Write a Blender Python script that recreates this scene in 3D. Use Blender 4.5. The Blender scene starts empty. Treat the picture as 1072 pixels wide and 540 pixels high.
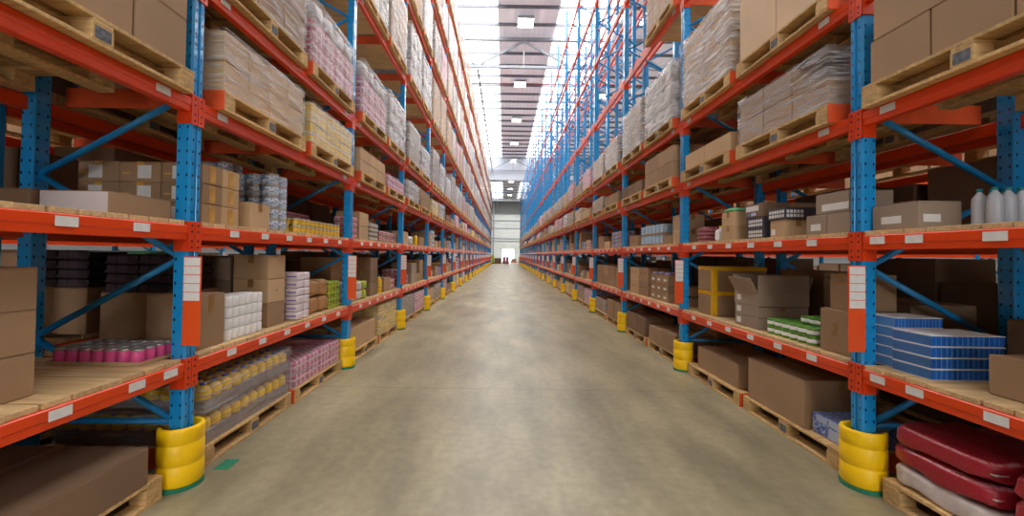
import bpy, math, random
import numpy as np
from mathutils import Vector, Matrix, noise

random.seed(7)
PI = math.pi
SC = bpy.context.scene
COL = SC.collection

# ------------------------------------------------------------------ materials
def lin(c):
    return tuple((x / 255 / 12.92) if x / 255 <= .04045 else ((x / 255 + .055) / 1.055) ** 2.4 for x in c)

MATS = {}
def mat(name, rgb, rough=.6, metal=0., var=.12, nscale=6., rnd=0., emit=0., coat=0.):
    """plain painted / board surface: colour with soft noise and a random tone per object"""
    if name in MATS: return MATS[name]
    m = bpy.data.materials.new(name); m.use_nodes = True
    nt = m.node_tree; b = nt.nodes['Principled BSDF']
    c = lin(rgb)
    b.inputs['Roughness'].default_value = rough
    b.inputs['Metallic'].default_value = metal
    if coat: b.inputs['Coat Weight'].default_value = coat
    tc = nt.nodes.new('ShaderNodeTexCoord')
    no = nt.nodes.new('ShaderNodeTexNoise'); no.inputs['Scale'].default_value = nscale; no.inputs['Detail'].default_value = 3
    nt.links.new(tc.outputs['Object'], no.inputs['Vector'])
    mr = nt.nodes.new('ShaderNodeMapRange')
    mr.inputs['From Min'].default_value = .3; mr.inputs['From Max'].default_value = .7
    mr.inputs['To Min'].default_value = 1 - var; mr.inputs['To Max'].default_value = 1 + var
    nt.links.new(no.outputs['Fac'], mr.inputs['Value'])
    fac = mr.outputs['Result']
    if rnd:
        oi = nt.nodes.new('ShaderNodeObjectInfo'); gi = nt.nodes.new('ShaderNodeNewGeometry')
        ad = nt.nodes.new('ShaderNodeMath'); ad.operation = 'ADD'
        nt.links.new(oi.outputs['Random'], ad.inputs[0]); nt.links.new(gi.outputs['Random Per Island'], ad.inputs[1])
        fr = nt.nodes.new('ShaderNodeMath'); fr.operation = 'FRACT'; nt.links.new(ad.outputs[0], fr.inputs[0])
        m2 = nt.nodes.new('ShaderNodeMapRange'); m2.inputs['To Min'].default_value = 1 - rnd; m2.inputs['To Max'].default_value = 1 + rnd
        nt.links.new(fr.outputs[0], m2.inputs['Value'])
        mu = nt.nodes.new('ShaderNodeMath'); mu.operation = 'MULTIPLY'
        nt.links.new(fac, mu.inputs[0]); nt.links.new(m2.outputs['Result'], mu.inputs[1]); fac = mu.outputs[0]
    vm = nt.nodes.new('ShaderNodeVectorMath'); vm.operation = 'SCALE'
    vm.inputs[0].default_value = c
    nt.links.new(fac, vm.inputs['Scale'])
    nt.links.new(vm.outputs['Vector'], b.inputs['Base Color'])
    if emit:
        b.inputs['Emission Color'].default_value = (*c, 1); b.inputs['Emission Strength'].default_value = emit
    MATS[name] = m
    return m

def node_math(nt, op, a, b=None):
    n = nt.nodes.new('ShaderNodeMath'); n.operation = op
    for i, v in enumerate((a, b)):
        if v is None: continue
        if isinstance(v, (int, float)): n.inputs[i].default_value = v
        else: nt.links.new(v, n.inputs[i])
    return n.outputs[0]

def mat_post(name, rgb):
    """blue powder coat with two columns of punched slots"""
    m = mat(name, rgb, .26, 0., .06, 3., 0., 0., .5)
    nt = m.node_tree; b = nt.nodes['Principled BSDF']
    src = b.inputs['Base Color'].links[0].from_socket
    tc = nt.nodes.new('ShaderNodeTexCoord'); sp = nt.nodes.new('ShaderNodeSeparateXYZ'); nt.links.new(tc.outputs['Object'], sp.inputs[0])
    gn = nt.nodes.new('ShaderNodeSeparateXYZ'); nt.links.new(tc.outputs['Normal'], gn.inputs[0])
    zz = node_math(nt, 'ABSOLUTE', node_math(nt, 'SUBTRACT', node_math(nt, 'MODULO', node_math(nt, 'ADD', sp.outputs['Z'], 100.), .076), .038))
    zin = node_math(nt, 'LESS_THAN', zz, .0085)
    def hole(u):
        d = node_math(nt, 'ABSOLUTE', node_math(nt, 'SUBTRACT', node_math(nt, 'ABSOLUTE', u), .026))
        return node_math(nt, 'MULTIPLY', node_math(nt, 'LESS_THAN', d, .0048), zin)
    fx = node_math(nt, 'GREATER_THAN', node_math(nt, 'ABSOLUTE', gn.outputs['X']), .7)
    fy = node_math(nt, 'GREATER_THAN', node_math(nt, 'ABSOLUTE', gn.outputs['Y']), .7)
    h = node_math(nt, 'ADD', node_math(nt, 'MULTIPLY', fx, hole(sp.outputs['Y'])),
                  node_math(nt, 'MULTIPLY', fy, hole(node_math(nt, 'ADD', sp.outputs['X'], .045))))
    mx = nt.nodes.new('ShaderNodeMix'); mx.data_type = 'RGBA'
    nt.links.new(h, mx.inputs['Factor']); nt.links.new(src, mx.inputs['A']); mx.inputs['B'].default_value = (.004, .008, .016, 1)
    nt.links.new(mx.outputs['Result'], b.inputs['Base Color'])
    return m

def mat_brick(name, a, b_, mortar, sx=.09, sz=.07, msize=.006, rough=.4):
    """printed packs: rows of repeated prints"""
    if name in MATS: return MATS[name]
    m = bpy.data.materials.new(name); m.use_nodes = True
    nt = m.node_tree; b = nt.nodes['Principled BSDF']; b.inputs['Roughness'].default_value = rough
    tc = nt.nodes.new('ShaderNodeTexCoord'); sp = nt.nodes.new('ShaderNodeSeparateXYZ'); nt.links.new(tc.outputs['Object'], sp.inputs[0])
    u = node_math(nt, 'ADD', sp.outputs['X'], sp.outputs['Y'])
    cb = nt.nodes.new('ShaderNodeCombineXYZ'); nt.links.new(u, cb.inputs[0]); nt.links.new(sp.outputs['Z'], cb.inputs[1])
    br = nt.nodes.new('ShaderNodeTexBrick'); br.offset = .0
    br.inputs['Scale'].default_value = 1.; br.inputs['Mortar Size'].default_value = msize
    br.inputs['Brick Width'].default_value = sx; br.inputs['Row Height'].default_value = sz
    br.inputs['Color1'].default_value = (*lin(a), 1); br.inputs['Color2'].default_value = (*lin(b_), 1); br.inputs['Mortar'].default_value = (*lin(mortar), 1)
    nt.links.new(cb.outputs[0], br.inputs['Vector'])
    no = nt.nodes.new('ShaderNodeTexNoise'); no.inputs['Scale'].default_value = 55.; nt.links.new(tc.outputs['Object'], no.inputs['Vector'])
    mx = nt.nodes.new('ShaderNodeMix'); mx.data_type = 'RGBA'
    f = node_math(nt, 'GREATER_THAN', no.outputs['Fac'], .56)
    nt.links.new(node_math(nt, 'MULTIPLY', f, .8), mx.inputs['Factor']); nt.links.new(br.outputs['Color'], mx.inputs['A']); mx.inputs['B'].default_value = (*lin(b_), 1)
    nt.links.new(mx.outputs['Result'], b.inputs['Base Color'])
    MATS[name] = m
    return m

def mat_film(name, lo, hi, tint=(222, 222, 226)):
    """stretch wrap: mostly clear, streaked with whitish glossy folds"""
    m = bpy.data.materials.new(name); m.use_nodes = True
    nt = m.node_tree; nt.nodes.remove(nt.nodes['Principled BSDF']); out = nt.nodes['Material Output']
    tc = nt.nodes.new('ShaderNodeTexCoord'); mp = nt.nodes.new('ShaderNodeMapping'); mp.inputs['Scale'].default_value = (2.2, 2.2, 15); mp.inputs['Rotation'].default_value = (.35, .25, 0)
    nt.links.new(tc.outputs['Object'], mp.inputs[0])
    no = nt.nodes.new('ShaderNodeTexNoise'); no.inputs['Scale'].default_value = 1.6; no.inputs['Detail'].default_value = 5; no.inputs['Distortion'].default_value = .8
    nt.links.new(mp.outputs[0], no.inputs['Vector'])
    mr = nt.nodes.new('ShaderNodeMapRange'); mr.inputs['From Min'].default_value = .38; mr.inputs['From Max'].default_value = .68
    mr.inputs['To Min'].default_value = lo; mr.inputs['To Max'].default_value = hi; nt.links.new(no.outputs['Fac'], mr.inputs['Value'])
    df = nt.nodes.new('ShaderNodeBsdfPrincipled'); df.inputs['Base Color'].default_value = (*lin(tint), 1); df.inputs['Roughness'].default_value = .22
    bp = nt.nodes.new('ShaderNodeBump'); bp.inputs['Strength'].default_value = .9; bp.inputs['Distance'].default_value = .03
    nt.links.new(no.outputs['Fac'], bp.inputs['Height']); nt.links.new(bp.outputs[0], df.inputs['Normal'])
    tr = nt.nodes.new('ShaderNodeBsdfTransparent')
    mx = nt.nodes.new('ShaderNodeMixShader')
    nt.links.new(mr.outputs[0], mx.inputs[0]); nt.links.new(tr.outputs[0], mx.inputs[1]); nt.links.new(df.outputs[0], mx.inputs[2])
    nt.links.new(mx.outputs[0], out.inputs['Surface'])
    return m

def mat_emit(name, rgb, s):
    m = bpy.data.materials.new(name); m.use_nodes = True
    nt = m.node_tree; nt.nodes.remove(nt.nodes['Principled BSDF'])
    e = nt.nodes.new('ShaderNodeEmission'); e.inputs[0].default_value = (*lin(rgb), 1); e.inputs[1].default_value = s
    nt.links.new(e.outputs[0], nt.nodes['Material Output'].inputs['Surface'])
    return m

def mat_wood(name, rgb):
    m = mat(name, rgb, .8, 0, .1, 3, .14)
    nt = m.node_tree; b = nt.nodes['Principled BSDF']; src = b.inputs['Base Color'].links[0].from_socket
    tc = nt.nodes.new('ShaderNodeTexCoord'); mp = nt.nodes.new('ShaderNodeMapping'); mp.inputs['Scale'].default_value = (1.5, 22, 22)
    nt.links.new(tc.outputs['Object'], mp.inputs[0])
    no = nt.nodes.new('ShaderNodeTexNoise'); no.inputs['Scale'].default_value = 2.; no.inputs['Detail'].default_value = 4; nt.links.new(mp.outputs[0], no.inputs['Vector'])
    mr = nt.nodes.new('ShaderNodeMapRange'); mr.inputs['From Min'].default_value = .3; mr.inputs['From Max'].default_value = .7; mr.inputs['To Min'].default_value = .72; mr.inputs['To Max'].default_value = 1.15
    nt.links.new(no.outputs['Fac'], mr.inputs['Value'])
    vm = nt.nodes.new('ShaderNodeVectorMath'); vm.operation = 'SCALE'; nt.links.new(src, vm.inputs[0]); nt.links.new(mr.outputs[0], vm.inputs['Scale'])
    nt.links.new(vm.outputs['Vector'], b.inputs['Base Color'])
    return m

def mat_floor():
    m = bpy.data.materials.new('polished_concrete'); m.use_nodes = True
    nt = m.node_tree; b = nt.nodes['Principled BSDF']
    tc = nt.nodes.new('ShaderNodeTexCoord')
    def nz(scale, detail, dist=0., mscale=(1, 1, 1)):
        mp = nt.nodes.new('ShaderNodeMapping'); mp.inputs['Scale'].default_value = mscale; nt.links.new(tc.outputs['Object'], mp.inputs[0])
        n = nt.nodes.new('ShaderNodeTexNoise'); n.inputs['Scale'].default_value = scale; n.inputs['Detail'].default_value = detail; n.inputs['Distortion'].default_value = dist
        nt.links.new(mp.outputs[0], n.inputs['Vector']); return n.outputs['Fac']
    big, mid, fine = nz(.55, 3), nz(1.5, 4, 0., (1.8, .55, 1)), nz(14, 3)
    def rng(v, a, b_, lo=.3, hi=.7):
        r = nt.nodes.new('ShaderNodeMapRange'); r.inputs['From Min'].default_value = lo; r.inputs['From Max'].default_value = hi
        r.inputs['To Min'].default_value = a; r.inputs['To Max'].default_value = b_; nt.links.new(v, r.inputs['Value']); return r.outputs[0]
    f = node_math(nt, 'MULTIPLY', node_math(nt, 'MULTIPLY', rng(big, .66, 1.34, .2, .8), rng(mid, .6, 1.4, .22, .78)), rng(fine, .82, 1.18, .15, .85))
    # saw-cut joints across the aisle every 4.5 m and one along it
    sp = nt.nodes.new('ShaderNodeSeparateXYZ'); nt.links.new(tc.outputs['Object'], sp.inputs[0])
    jy = node_math(nt, 'LESS_THAN', node_math(nt, 'ABSOLUTE', node_math(nt, 'SUBTRACT', node_math(nt, 'MODULO', node_math(nt, 'ADD', sp.outputs['Y'], 101.2), 4.5), 2.25)), .006)
    f = node_math(nt, 'MULTIPLY', f, node_math(nt, 'SUBTRACT', 1., node_math(nt, 'MULTIPLY', jy, .45)))
    vm = nt.nodes.new('ShaderNodeVectorMath'); vm.operation = 'SCALE'; vm.inputs[0].default_value = lin((153, 144, 117))
    nt.links.new(f, vm.inputs['Scale']); nt.links.new(vm.outputs['Vector'], b.inputs['Base Color'])
    nt.links.new(rng(big, .28, .46, .1, .9), b.inputs['Roughness'])
    return m

def mat_corr(name, rgb, axis, pitch, depth=.25, rough=.55):
    m = mat(name, rgb, rough, 0, .05, .6)
    nt = m.node_tree; b = nt.nodes['Principled BSDF']
    tc = nt.nodes.new('ShaderNodeTexCoord'); sp = nt.nodes.new('ShaderNodeSeparateXYZ'); nt.links.new(tc.outputs['Object'], sp.inputs[0])
    w = node_math(nt, 'SINE', node_math(nt, 'MULTIPLY', sp.outputs[axis], 2 * PI / pitch))
    bp = nt.nodes.new('ShaderNodeBump'); bp.inputs['Strength'].default_value = depth; bp.inputs['Distance'].default_value = .05
    nt.links.new(w, bp.inputs['Height']); nt.links.new(bp.outputs[0], b.inputs['Normal'])
    return m

M = {}
M['orange'] = mat('orange_beam_paint', (229, 68, 8), .36, 0, .06, 4, .05)
M['orange_dark'] = mat('orange_connector_paint', (222, 62, 8), .4, 0, .06, 4)
M['blue'] = mat_post('blue_post_paint', (24, 142, 208))
M['blue_plain'] = mat('blue_brace_paint', (22, 132, 194), .35, 0, .06, 4)
M['yellow'] = mat('yellow_guard_plastic', (255, 204, 2), .45, 0, .06, 5)
M['teal'] = mat('green_base_paint', (28, 120, 88), .6)
M['white'] = mat('white_sticker_paper', (226, 224, 220), .6, 0, .05, 30)
M['sign_orange'] = mat('sign_orange', (232, 84, 26), .45, 0, .03, 5)
M['steel'] = mat('galvanised_plate', (120, 124, 128), .5, .6)
M['wood'] = mat_wood('pallet_pine', (208, 170, 114))
M['deckwood'] = mat_wood('deck_pine', (212, 178, 128))
M['stencil'] = mat('grey_block_stencil', (96, 98, 104), .8, 0, .5, 40)
M['pal_orange'] = mat('orange_pallet_paint', (222, 84, 34), .6, 0, .12, 6)
M['card'] = mat('brown_cardboard', (162, 129, 96), .78, 0, .07, 3, .13)
M['card_d'] = mat('dark_cardboard', (130, 102, 77), .8, 0, .08, 3, .12)
M['card_l'] = mat('light_cardboard', (198, 164, 124), .75, 0, .06, 3, .08)
M['card_g'] = mat('greyish_cardboard', (160, 139, 120), .75, 0, .06, 3, .08)
M['card_w'] = mat('lilac_white_board', (208, 198, 200), .6, 0, .04, 3, .03)
M['char'] = mat('charcoal_print_board', (66, 66, 76), .55, 0, .06, 4)
M['tape'] = mat('brown_packing_tape', (150, 112, 62), .3, 0, .1, 10)
M['ytape'] = mat('yellow_packing_tape', (222, 168, 16), .35, 0, .08, 10)
M['mtape'] = mat('mustard_tape_mark', (196, 148, 66), .45, 0, .25, 14)
M['ink'] = mat('black_marker_ink', (28, 24, 24), .7)
M['tin'] = mat('tin_metal', (196, 196, 200), .28, .85, .05, 8)
M['pink'] = mat('pink_label', (222, 84, 146), .4, 0, .08, 12)
M['yel_lab'] = mat_brick('yellow_tin_label', (232, 188, 40), (240, 206, 90), (196, 140, 30), .05, .05)
M['blue_lab'] = mat_brick('blue_white_label', (226, 230, 236), (70, 132, 186), (214, 208, 196), .075, .05, .004)
M['grn_lab'] = mat('green_label', (104, 162, 62), .4, 0, .2, 30)
M['wht'] = mat('white_paper', (244, 243, 243), .6, 0, .04, 10)
M['lilac'] = mat('pinkish_white_wrap', (226, 212, 216), .45, 0, .08, 14)
M['kraft'] = mat('brown_kraft_paper', (178, 130, 82), .7, 0, .2, 10, .08)
M['lime'] = mat_brick('lime_yellow_print', (146, 190, 62), (232, 204, 60), (90, 140, 50), .08, .05)
M['pinkpack'] = mat_brick('pink_white_print', (196, 40, 104), (222, 150, 178), (236, 214, 222), .085, .07, .012)
M['redpack'] = mat_brick('maroon_white_print', (150, 40, 66), (206, 120, 140), (226, 204, 208), .1, .085, .012)
M['maroon'] = mat_brick('maroon_pack_print', (140, 44, 74), (176, 78, 104), (206, 150, 160), .14, .05, .006)
M['purple'] = mat_brick('purple_pack_print', (112, 92, 158), (160, 144, 190), (206, 196, 216), .11, .07, .008)
M['bluepk'] = mat_brick('blue_pack_print', (52, 88, 172), (190, 204, 228), (96, 126, 190), .12, .09, .008)
M['sky'] = mat_brick('sky_blue_carton_print', (196, 222, 238), (92, 156, 206), (232, 238, 242), .11, .16, .012)
M['darkpk'] = mat_brick('dark_plum_print', (46, 32, 40), (78, 60, 70), (26, 20, 26), .09, .075, .008)
M['greypk'] = mat_brick('grey_green_print', (178, 188, 176), (206, 206, 196), (130, 134, 124), .1, .06, .008)
M['yelpk'] = mat_brick('yellow_white_print', (228, 184, 40), (232, 200, 90), (226, 214, 180), .12, .1, .012)
M['ylwb'] = mat('yellow_oil', (244, 198, 36), .25, 0, .1, 8)
M['bluecap'] = mat('blue_bottle_cap', (48, 82, 160), .4)
M['teal_cap'] = mat('teal_bottle_cap', (24, 142, 150), .35)
M['bottle_w'] = mat('pearl_white_plastic', (206, 212, 220), .3, 0, .04, 5)
M['maroon_b'] = mat('maroon_bottle_plastic', (104, 26, 44), .3)
M['tray_b'] = mat('grey_brown_tray', (142, 124, 112), .6, 0, .12, 9, .06)
M['royal'] = mat('royal_blue_board', (22, 92, 176), .35, 0, .05, 8, .25)
M['skyl'] = mat('pale_blue_board', (96, 152, 210), .5)
M['sackr'] = mat_brick('red_sack_print', (152, 22, 38), (170, 40, 54), (186, 120, 122), .5, .104, .005)
M['sackw'] = mat('white_woven_sack', (200, 186, 178), .7, 0, .12, 20)
M['bagw'] = mat('white_plastic_sack', (206, 200, 198), .4, 0, .08, 10, .06)
M['mint'] = mat('mint_green_bag', (118, 206, 148), .5, 0, .12, 12)
M['film'] = mat_film('clear_stretch_film', .02, .5)
M['film_w'] = mat_film('milky_stretch_film', .18, .85, (214, 208, 206))
M['lampglow'] = mat_emit('lamp_glow', (255, 246, 226), 14)
M['lamp_body'] = mat('lamp_housing', (170, 172, 176), .4, .4)
M['sky_pane'] = mat_emit('skylight_daylight', (250, 250, 248), 3.6)
M['door_light'] = mat_emit('daylight_through_door', (250, 252, 255), 5.0)
M['roof'] = mat_corr('roof_sheet', (232, 224, 226), 0, .3)
M['sidewall'] = mat_corr('side_cladding', (120, 122, 124), 2, .5, .3)
nt_ = M['roof'].node_tree
tl_ = nt_.nodes.new('ShaderNodeBsdfTranslucent'); tl_.inputs[0].default_value = (.9, .86, .88, 1)  # slight translucency added so the roof underside glows and fills the hall
mx_ = nt_.nodes.new('ShaderNodeMixShader'); mx_.inputs[0].default_value = .05
nt_.links.new(nt_.nodes['Principled BSDF'].outputs[0], mx_.inputs[1]); nt_.links.new(tl_.outputs[0], mx_.inputs[2]); nt_.links.new(mx_.outputs[0], nt_.nodes['Material Output'].inputs['Surface'])
M['wall'] = mat_corr('wall_cladding', (214, 218, 218), 2, .5, .3)
M['girder'] = mat('grey_truss_paint', (150, 156, 166), .45, .1)
M['purlin'] = mat('purlin_steel', (112, 114, 122), .5, .2)
M['redpipe'] = mat('red_sprinkler_paint', (178, 40, 38), .4)
M['dark'] = mat('dark_gable', (112, 116, 116), .6)
M['floor'] = mat_floor()
M['fascia'] = mat('grey_fascia_sheet', (196, 202, 214), .6, 0, .04, .5)
M['card_p'] = mat('pale_cardboard', (220, 190, 154), .75, 0, .05, 3, .05)
M['card_shade'] = mat('shade_darkened_cardboard', (108, 84, 64), .8, 0, .08, 3, .14)  # cardboard darkened in its colour to stand in for shade in the back rows
M['rubber'] = mat('black_rubber', (24, 24, 26), .8)
M['hiv'] = mat('lime_bollard_plastic', (196, 214, 50), .5)

# ------------------------------------------------------------------ mesh building
class MB:
    def __init__(s): s.v, s.f, s.m, s.sm, s.mats = [], [], [], [], []
    def mi(s, m):
        m = M[m] if isinstance(m, str) else m
        if m not in s.mats: s.mats.append(m)
        return s.mats.index(m)
    def face(s, idx, m, smooth=False): s.f.append(tuple(idx)); s.m.append(m); s.sm.append(smooth)
    def convex(s, pts, faces, m, smooth=False):
        b = len(s.v); s.v += [tuple(p) for p in pts]
        c = sum((Vector(p) for p in pts), Vector()) / len(pts)
        for f in faces:
            P = [Vector(pts[i]) for i in f]
            n = (P[1] - P[0]).cross(P[2] - P[0])
            if n.dot(sum(P, Vector()) / len(P) - c) < 0: f = f[::-1]
            s.face([b + i for i in f], m, smooth)
    def box(s, x0, x1, y0, y1, z0, z1, m, c=0.):
        k = s.mi(m)
        X, Y, Z = (x0, x1), (y0, y1), (z0, z1)
        if c <= 0:
            pts = [(X[i], Y[j], Z[l]) for i in (0, 1) for j in (0, 1) for l in (0, 1)]
            s.convex(pts, [(0, 1, 3, 2), (4, 5, 7, 6), (0, 1, 5, 4), (2, 3, 7, 6), (0, 2, 6, 4), (1, 3, 7, 5)], k)
            return s
        c = min(c, .45 * min(x1 - x0, y1 - y0, z1 - z0))
        pts, I = [], {}
        for i in (0, 1):
            for j in (0, 1):
                for l in (0, 1):
                    p = (X[i], Y[j], Z[l]); d = (c if i == 0 else -c, c if j == 0 else -c, c if l == 0 else -c)
                    for a in range(3):
                        I[i, j, l, a] = len(pts)
                        pts.append(tuple(p[t] + (0 if t == a else d[t]) for t in range(3)))
        F = []
        for a in range(3):
            o = [t for t in range(3) if t != a]
            for e in (0, 1):
                q = []
                for (u, w) in ((0, 0), (0, 1), (1, 1), (1, 0)):
                    t = [0, 0, 0]; t[a] = e; t[o[0]] = u; t[o[1]] = w; q.append(I[(*t, a)])
                F.append(tuple(q))
        for a in range(3):
            o = [t for t in range(3) if t != a]
            for (u, w) in ((0, 0), (0, 1), (1, 0), (1, 1)):
                t0, t1 = [0] * 3, [0] * 3
                t0[o[0]] = t1[o[0]] = u; t0[o[1]] = t1[o[1]] = w; t0[a] = 0; t1[a] = 1
                F.append((I[(*t0, o[0])], I[(*t1, o[0])], I[(*t1, o[1])], I[(*t0, o[1])]))
        for i in (0, 1):
            for j in (0, 1):
                for l in (0, 1): F.append((I[i, j, l, 0], I[i, j, l, 1], I[i, j, l, 2]))
        s.convex(pts, F, k)
        return s
    def sheet(s, x0, x1, y0, y1, z, m):
        k = s.mi(m); b = len(s.v); s.v += [(x0, y0, z), (x1, y0, z), (x1, y1, z), (x0, y1, z)]; s.face((b + 3, b + 2, b + 1, b), k)
        return s
    def prism(s, prof, z0, z1, m, smooth=False):
        """closed profile in xy (counter-clockwise) pushed from z0 to z1"""
        k = s.mi(m); b = len(s.v); n = len(prof)
        s.v += [(x, y, z0) for x, y in prof] + [(x, y, z1) for x, y in prof]
        for i in range(n):
            j = (i + 1) % n; s.face((b + i, b + j, b + n + j, b + n + i), k, smooth)
        s.face([b + i for i in range(n)][::-1], k); s.face([b + n + i for i in range(n)], k)
        return s
    def prism_y(s, prof, y0, y1, m):
        """closed profile in xz pushed along y"""
        k = s.mi(m); b = len(s.v); n = len(prof)
        s.v += [(x, y0, z) for x, z in prof] + [(x, y1, z) for x, z in prof]
        for i in range(n):
            j = (i + 1) % n; s.face((b + i, b + n + i, b + n + j, b + j)[::-1], k)
        s.face([b + i for i in range(n)], k); s.face([b + n + i for i in range(n)][::-1], k)
        return s
    def lathe(s, prof, n, m, cx=0., cy=0., smooth=True):
        k = s.mi(m); b = len(s.v)
        for r, z in prof:
            for i in range(n):
                a = 2 * PI * i / n; s.v.append((cx + r * math.cos(a), cy + r * math.sin(a), z))
        for q in range(len(prof) - 1):
            for i in range(n):
                j = (i + 1) % n; s.face((b + q * n + i, b + q * n + j, b + (q + 1) * n + j, b + (q + 1) * n + i), k, smooth)
        s.face([b + i for i in range(n)][::-1], k); t = b + (len(prof) - 1) * n; s.face([t + i for i in range(n)], k)
        return s
    def tube(s, p0, p1, r, n, m, smooth=True):
        k = s.mi(m); p0, p1 = Vector(p0), Vector(p1); d = (p1 - p0).normalized()
        u = d.orthogonal().normalized(); w = d.cross(u); b = len(s.v)
        for p in (p0, p1):
            for i in range(n):
                a = 2 * PI * i / n; s.v.append(tuple(p + u * math.cos(a) * r + w * math.sin(a) * r))
        for i in range(n):
            j = (i + 1) % n; s.face((b + i, b + j, b + n + j, b + n + i), k, smooth)
        s.face([b + i for i in range(n)][::-1], k); s.face([b + n + i for i in range(n)], k)
        return s
    def bar(s, p0, p1, w, h, m):
        """rectangular bar between two points"""
        k = s.mi(m); p0, p1 = Vector(p0), Vector(p1); d = (p1 - p0).normalized()
        u = d.cross(Vector((0, 1, 0))); u = (u if u.length > .01 else Vector((1, 0, 0))).normalized(); q = d.cross(u)
        pts = [p + u * a * w / 2 + q * b * h / 2 for p in (p0, p1) for a, b in ((-1, -1), (1, -1), (1, 1), (-1, 1))]
        s.convex(pts, [(0, 1, 2, 3), (4, 5, 6, 7), (0, 1, 5, 4), (1, 2, 6, 5), (2, 3, 7, 6), (3, 0, 4, 7)], k)
        return s
    def mesh(s, name='part'):
        me = bpy.data.meshes.new(name)
        me.from_pydata(s.v, [], s.f)
        for m in s.mats: me.materials.append(m)
        me.polygons.foreach_set('material_index', s.m); me.polygons.foreach_set('use_smooth', s.sm)
        me.update()
        return me

CACHE = {}
def cached(key, fn):
    if key not in CACHE: CACHE[key] = fn()
    return CACHE[key]
def box_mesh(dx, dy, dz, m, c=.004):
    """box with its origin at the middle of its base"""
    dx, dy, dz = round(dx, 3), round(dy, 3), round(dz, 3)
    return cached(('box', dx, dy, dz, m, c), lambda: MB().box(-dx / 2, dx / 2, -dy / 2, dy / 2, 0, dz, m, c).mesh())

# ------------------------------------------------------------------ things and parts
class P:
    """a part: name, mesh, place inside its thing, sub-parts"""
    def __init__(s, name, mesh, loc=(0, 0, 0), rot=(0, 0, 0), scale=(1, 1, 1), subs=(), label=None):
        s.name, s.mesh, s.loc, s.rot, s.scale, s.subs, s.label = name, mesh, loc, rot, scale, list(subs), label
    def matrix(s):
        return Matrix.Translation(s.loc) @ Matrix.Rotation(s.rot[2], 4, 'Z') @ Matrix.Rotation(s.rot[1], 4, 'Y') @ Matrix.Rotation(s.rot[0], 4, 'X') @ Matrix.Diagonal((*s.scale, 1))

REG = {}
EYE = Vector((0, 0, 1.48))
def put(name, parts, loc, rotz=0., label='', cat='', group=None, far=None, w=1.):
    """registers one thing. PARTS: a mesh (a thing of one mesh) or a list of P"""
    REG.setdefault(name, []).append(dict(name=name, parts=parts, loc=Vector(loc), rotz=rotz, label=label, cat=cat, group=group, far=far or parts,
                                         score=w / max((Vector(loc) - EYE).length, .5)))

ONES = ['', 'first', 'second', 'third', 'fourth', 'fifth', 'sixth', 'seventh', 'eighth', 'ninth', 'tenth', 'eleventh', 'twelfth', 'thirteenth', 'fourteenth',
        'fifteenth', 'sixteenth', 'seventeenth', 'eighteenth', 'nineteenth']
TENS = {2: ('twenty', 'twentieth'), 3: ('thirty', 'thirtieth'), 4: ('forty', 'fortieth'), 5: ('fifty', 'fiftieth'), 6: ('sixty', 'sixtieth'), 7: ('seventy', 'seventieth'),
        8: ('eighty', 'eightieth'), 9: ('ninety', 'ninetieth')}
def nth(n):
    if n < 20: return ONES[n]
    if n > 99: return 'hundredth' if n == 100 else 'hundred-and-' + nth(n - 100)
    return TENS[n // 10][1] if n % 10 == 0 else TENS[n // 10][0] + '-' + ONES[n % 10]
def bay_name(k): return 'nearest bay' if k == 0 else nth(k + 1) + ' bay'
LEVEL = {0: 'floor level', 1: 'lower deck', 2: 'upper deck', 3: 'first pallet tier', 4: 'second pallet tier', 5: 'third pallet tier', 6: 'fourth pallet tier', 7: 'fifth pallet tier', 8: 'topmost tier'}
ROW = {'L': 'left rack', 'R': 'right rack', 'LB': 'back left rack', 'RB': 'back right rack', 'LF': 'far left rack', 'RF': 'far right rack'}
def where(row, lv, k): return f"{ROW[row]} {LEVEL[lv]}, {bay_name(k)}"

# ------------------------------------------------------------------ layout of the place
BAY = 2.7; DEPTH = 1.08; NB = 22
XF = {'L': -1.99, 'R': 2.33, 'LB': -3.27, 'RB': 3.61, 'LF': -9.2, 'RF': 9.5}
SG = {'L': -1, 'R': 1, 'LB': -1, 'RB': 1, 'LF': -1, 'RF': 1}       # direction from the aisle into the rack
Y0 = {'L': 2.63, 'R': 2.72, 'LB': 2.63, 'RB': 2.72, 'LF': 2.70, 'RF': 2.85}
TOP = {1: .775, 2: 1.637, 3: 2.442, 4: 3.252, 5: 4.94, 6: 6.58, 7: 8.22, 8: 9.86}
DK = {1: .804, 2: 1.666}
BH = .092
def ypost(row, k): return Y0[row] + BAY * k                # post k stands at the far end of bay k
def bay_y(row, k): return ypost(row, k - 1), ypost(row, k)
def X(row, a): return XF[row] + SG[row] * a

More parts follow.
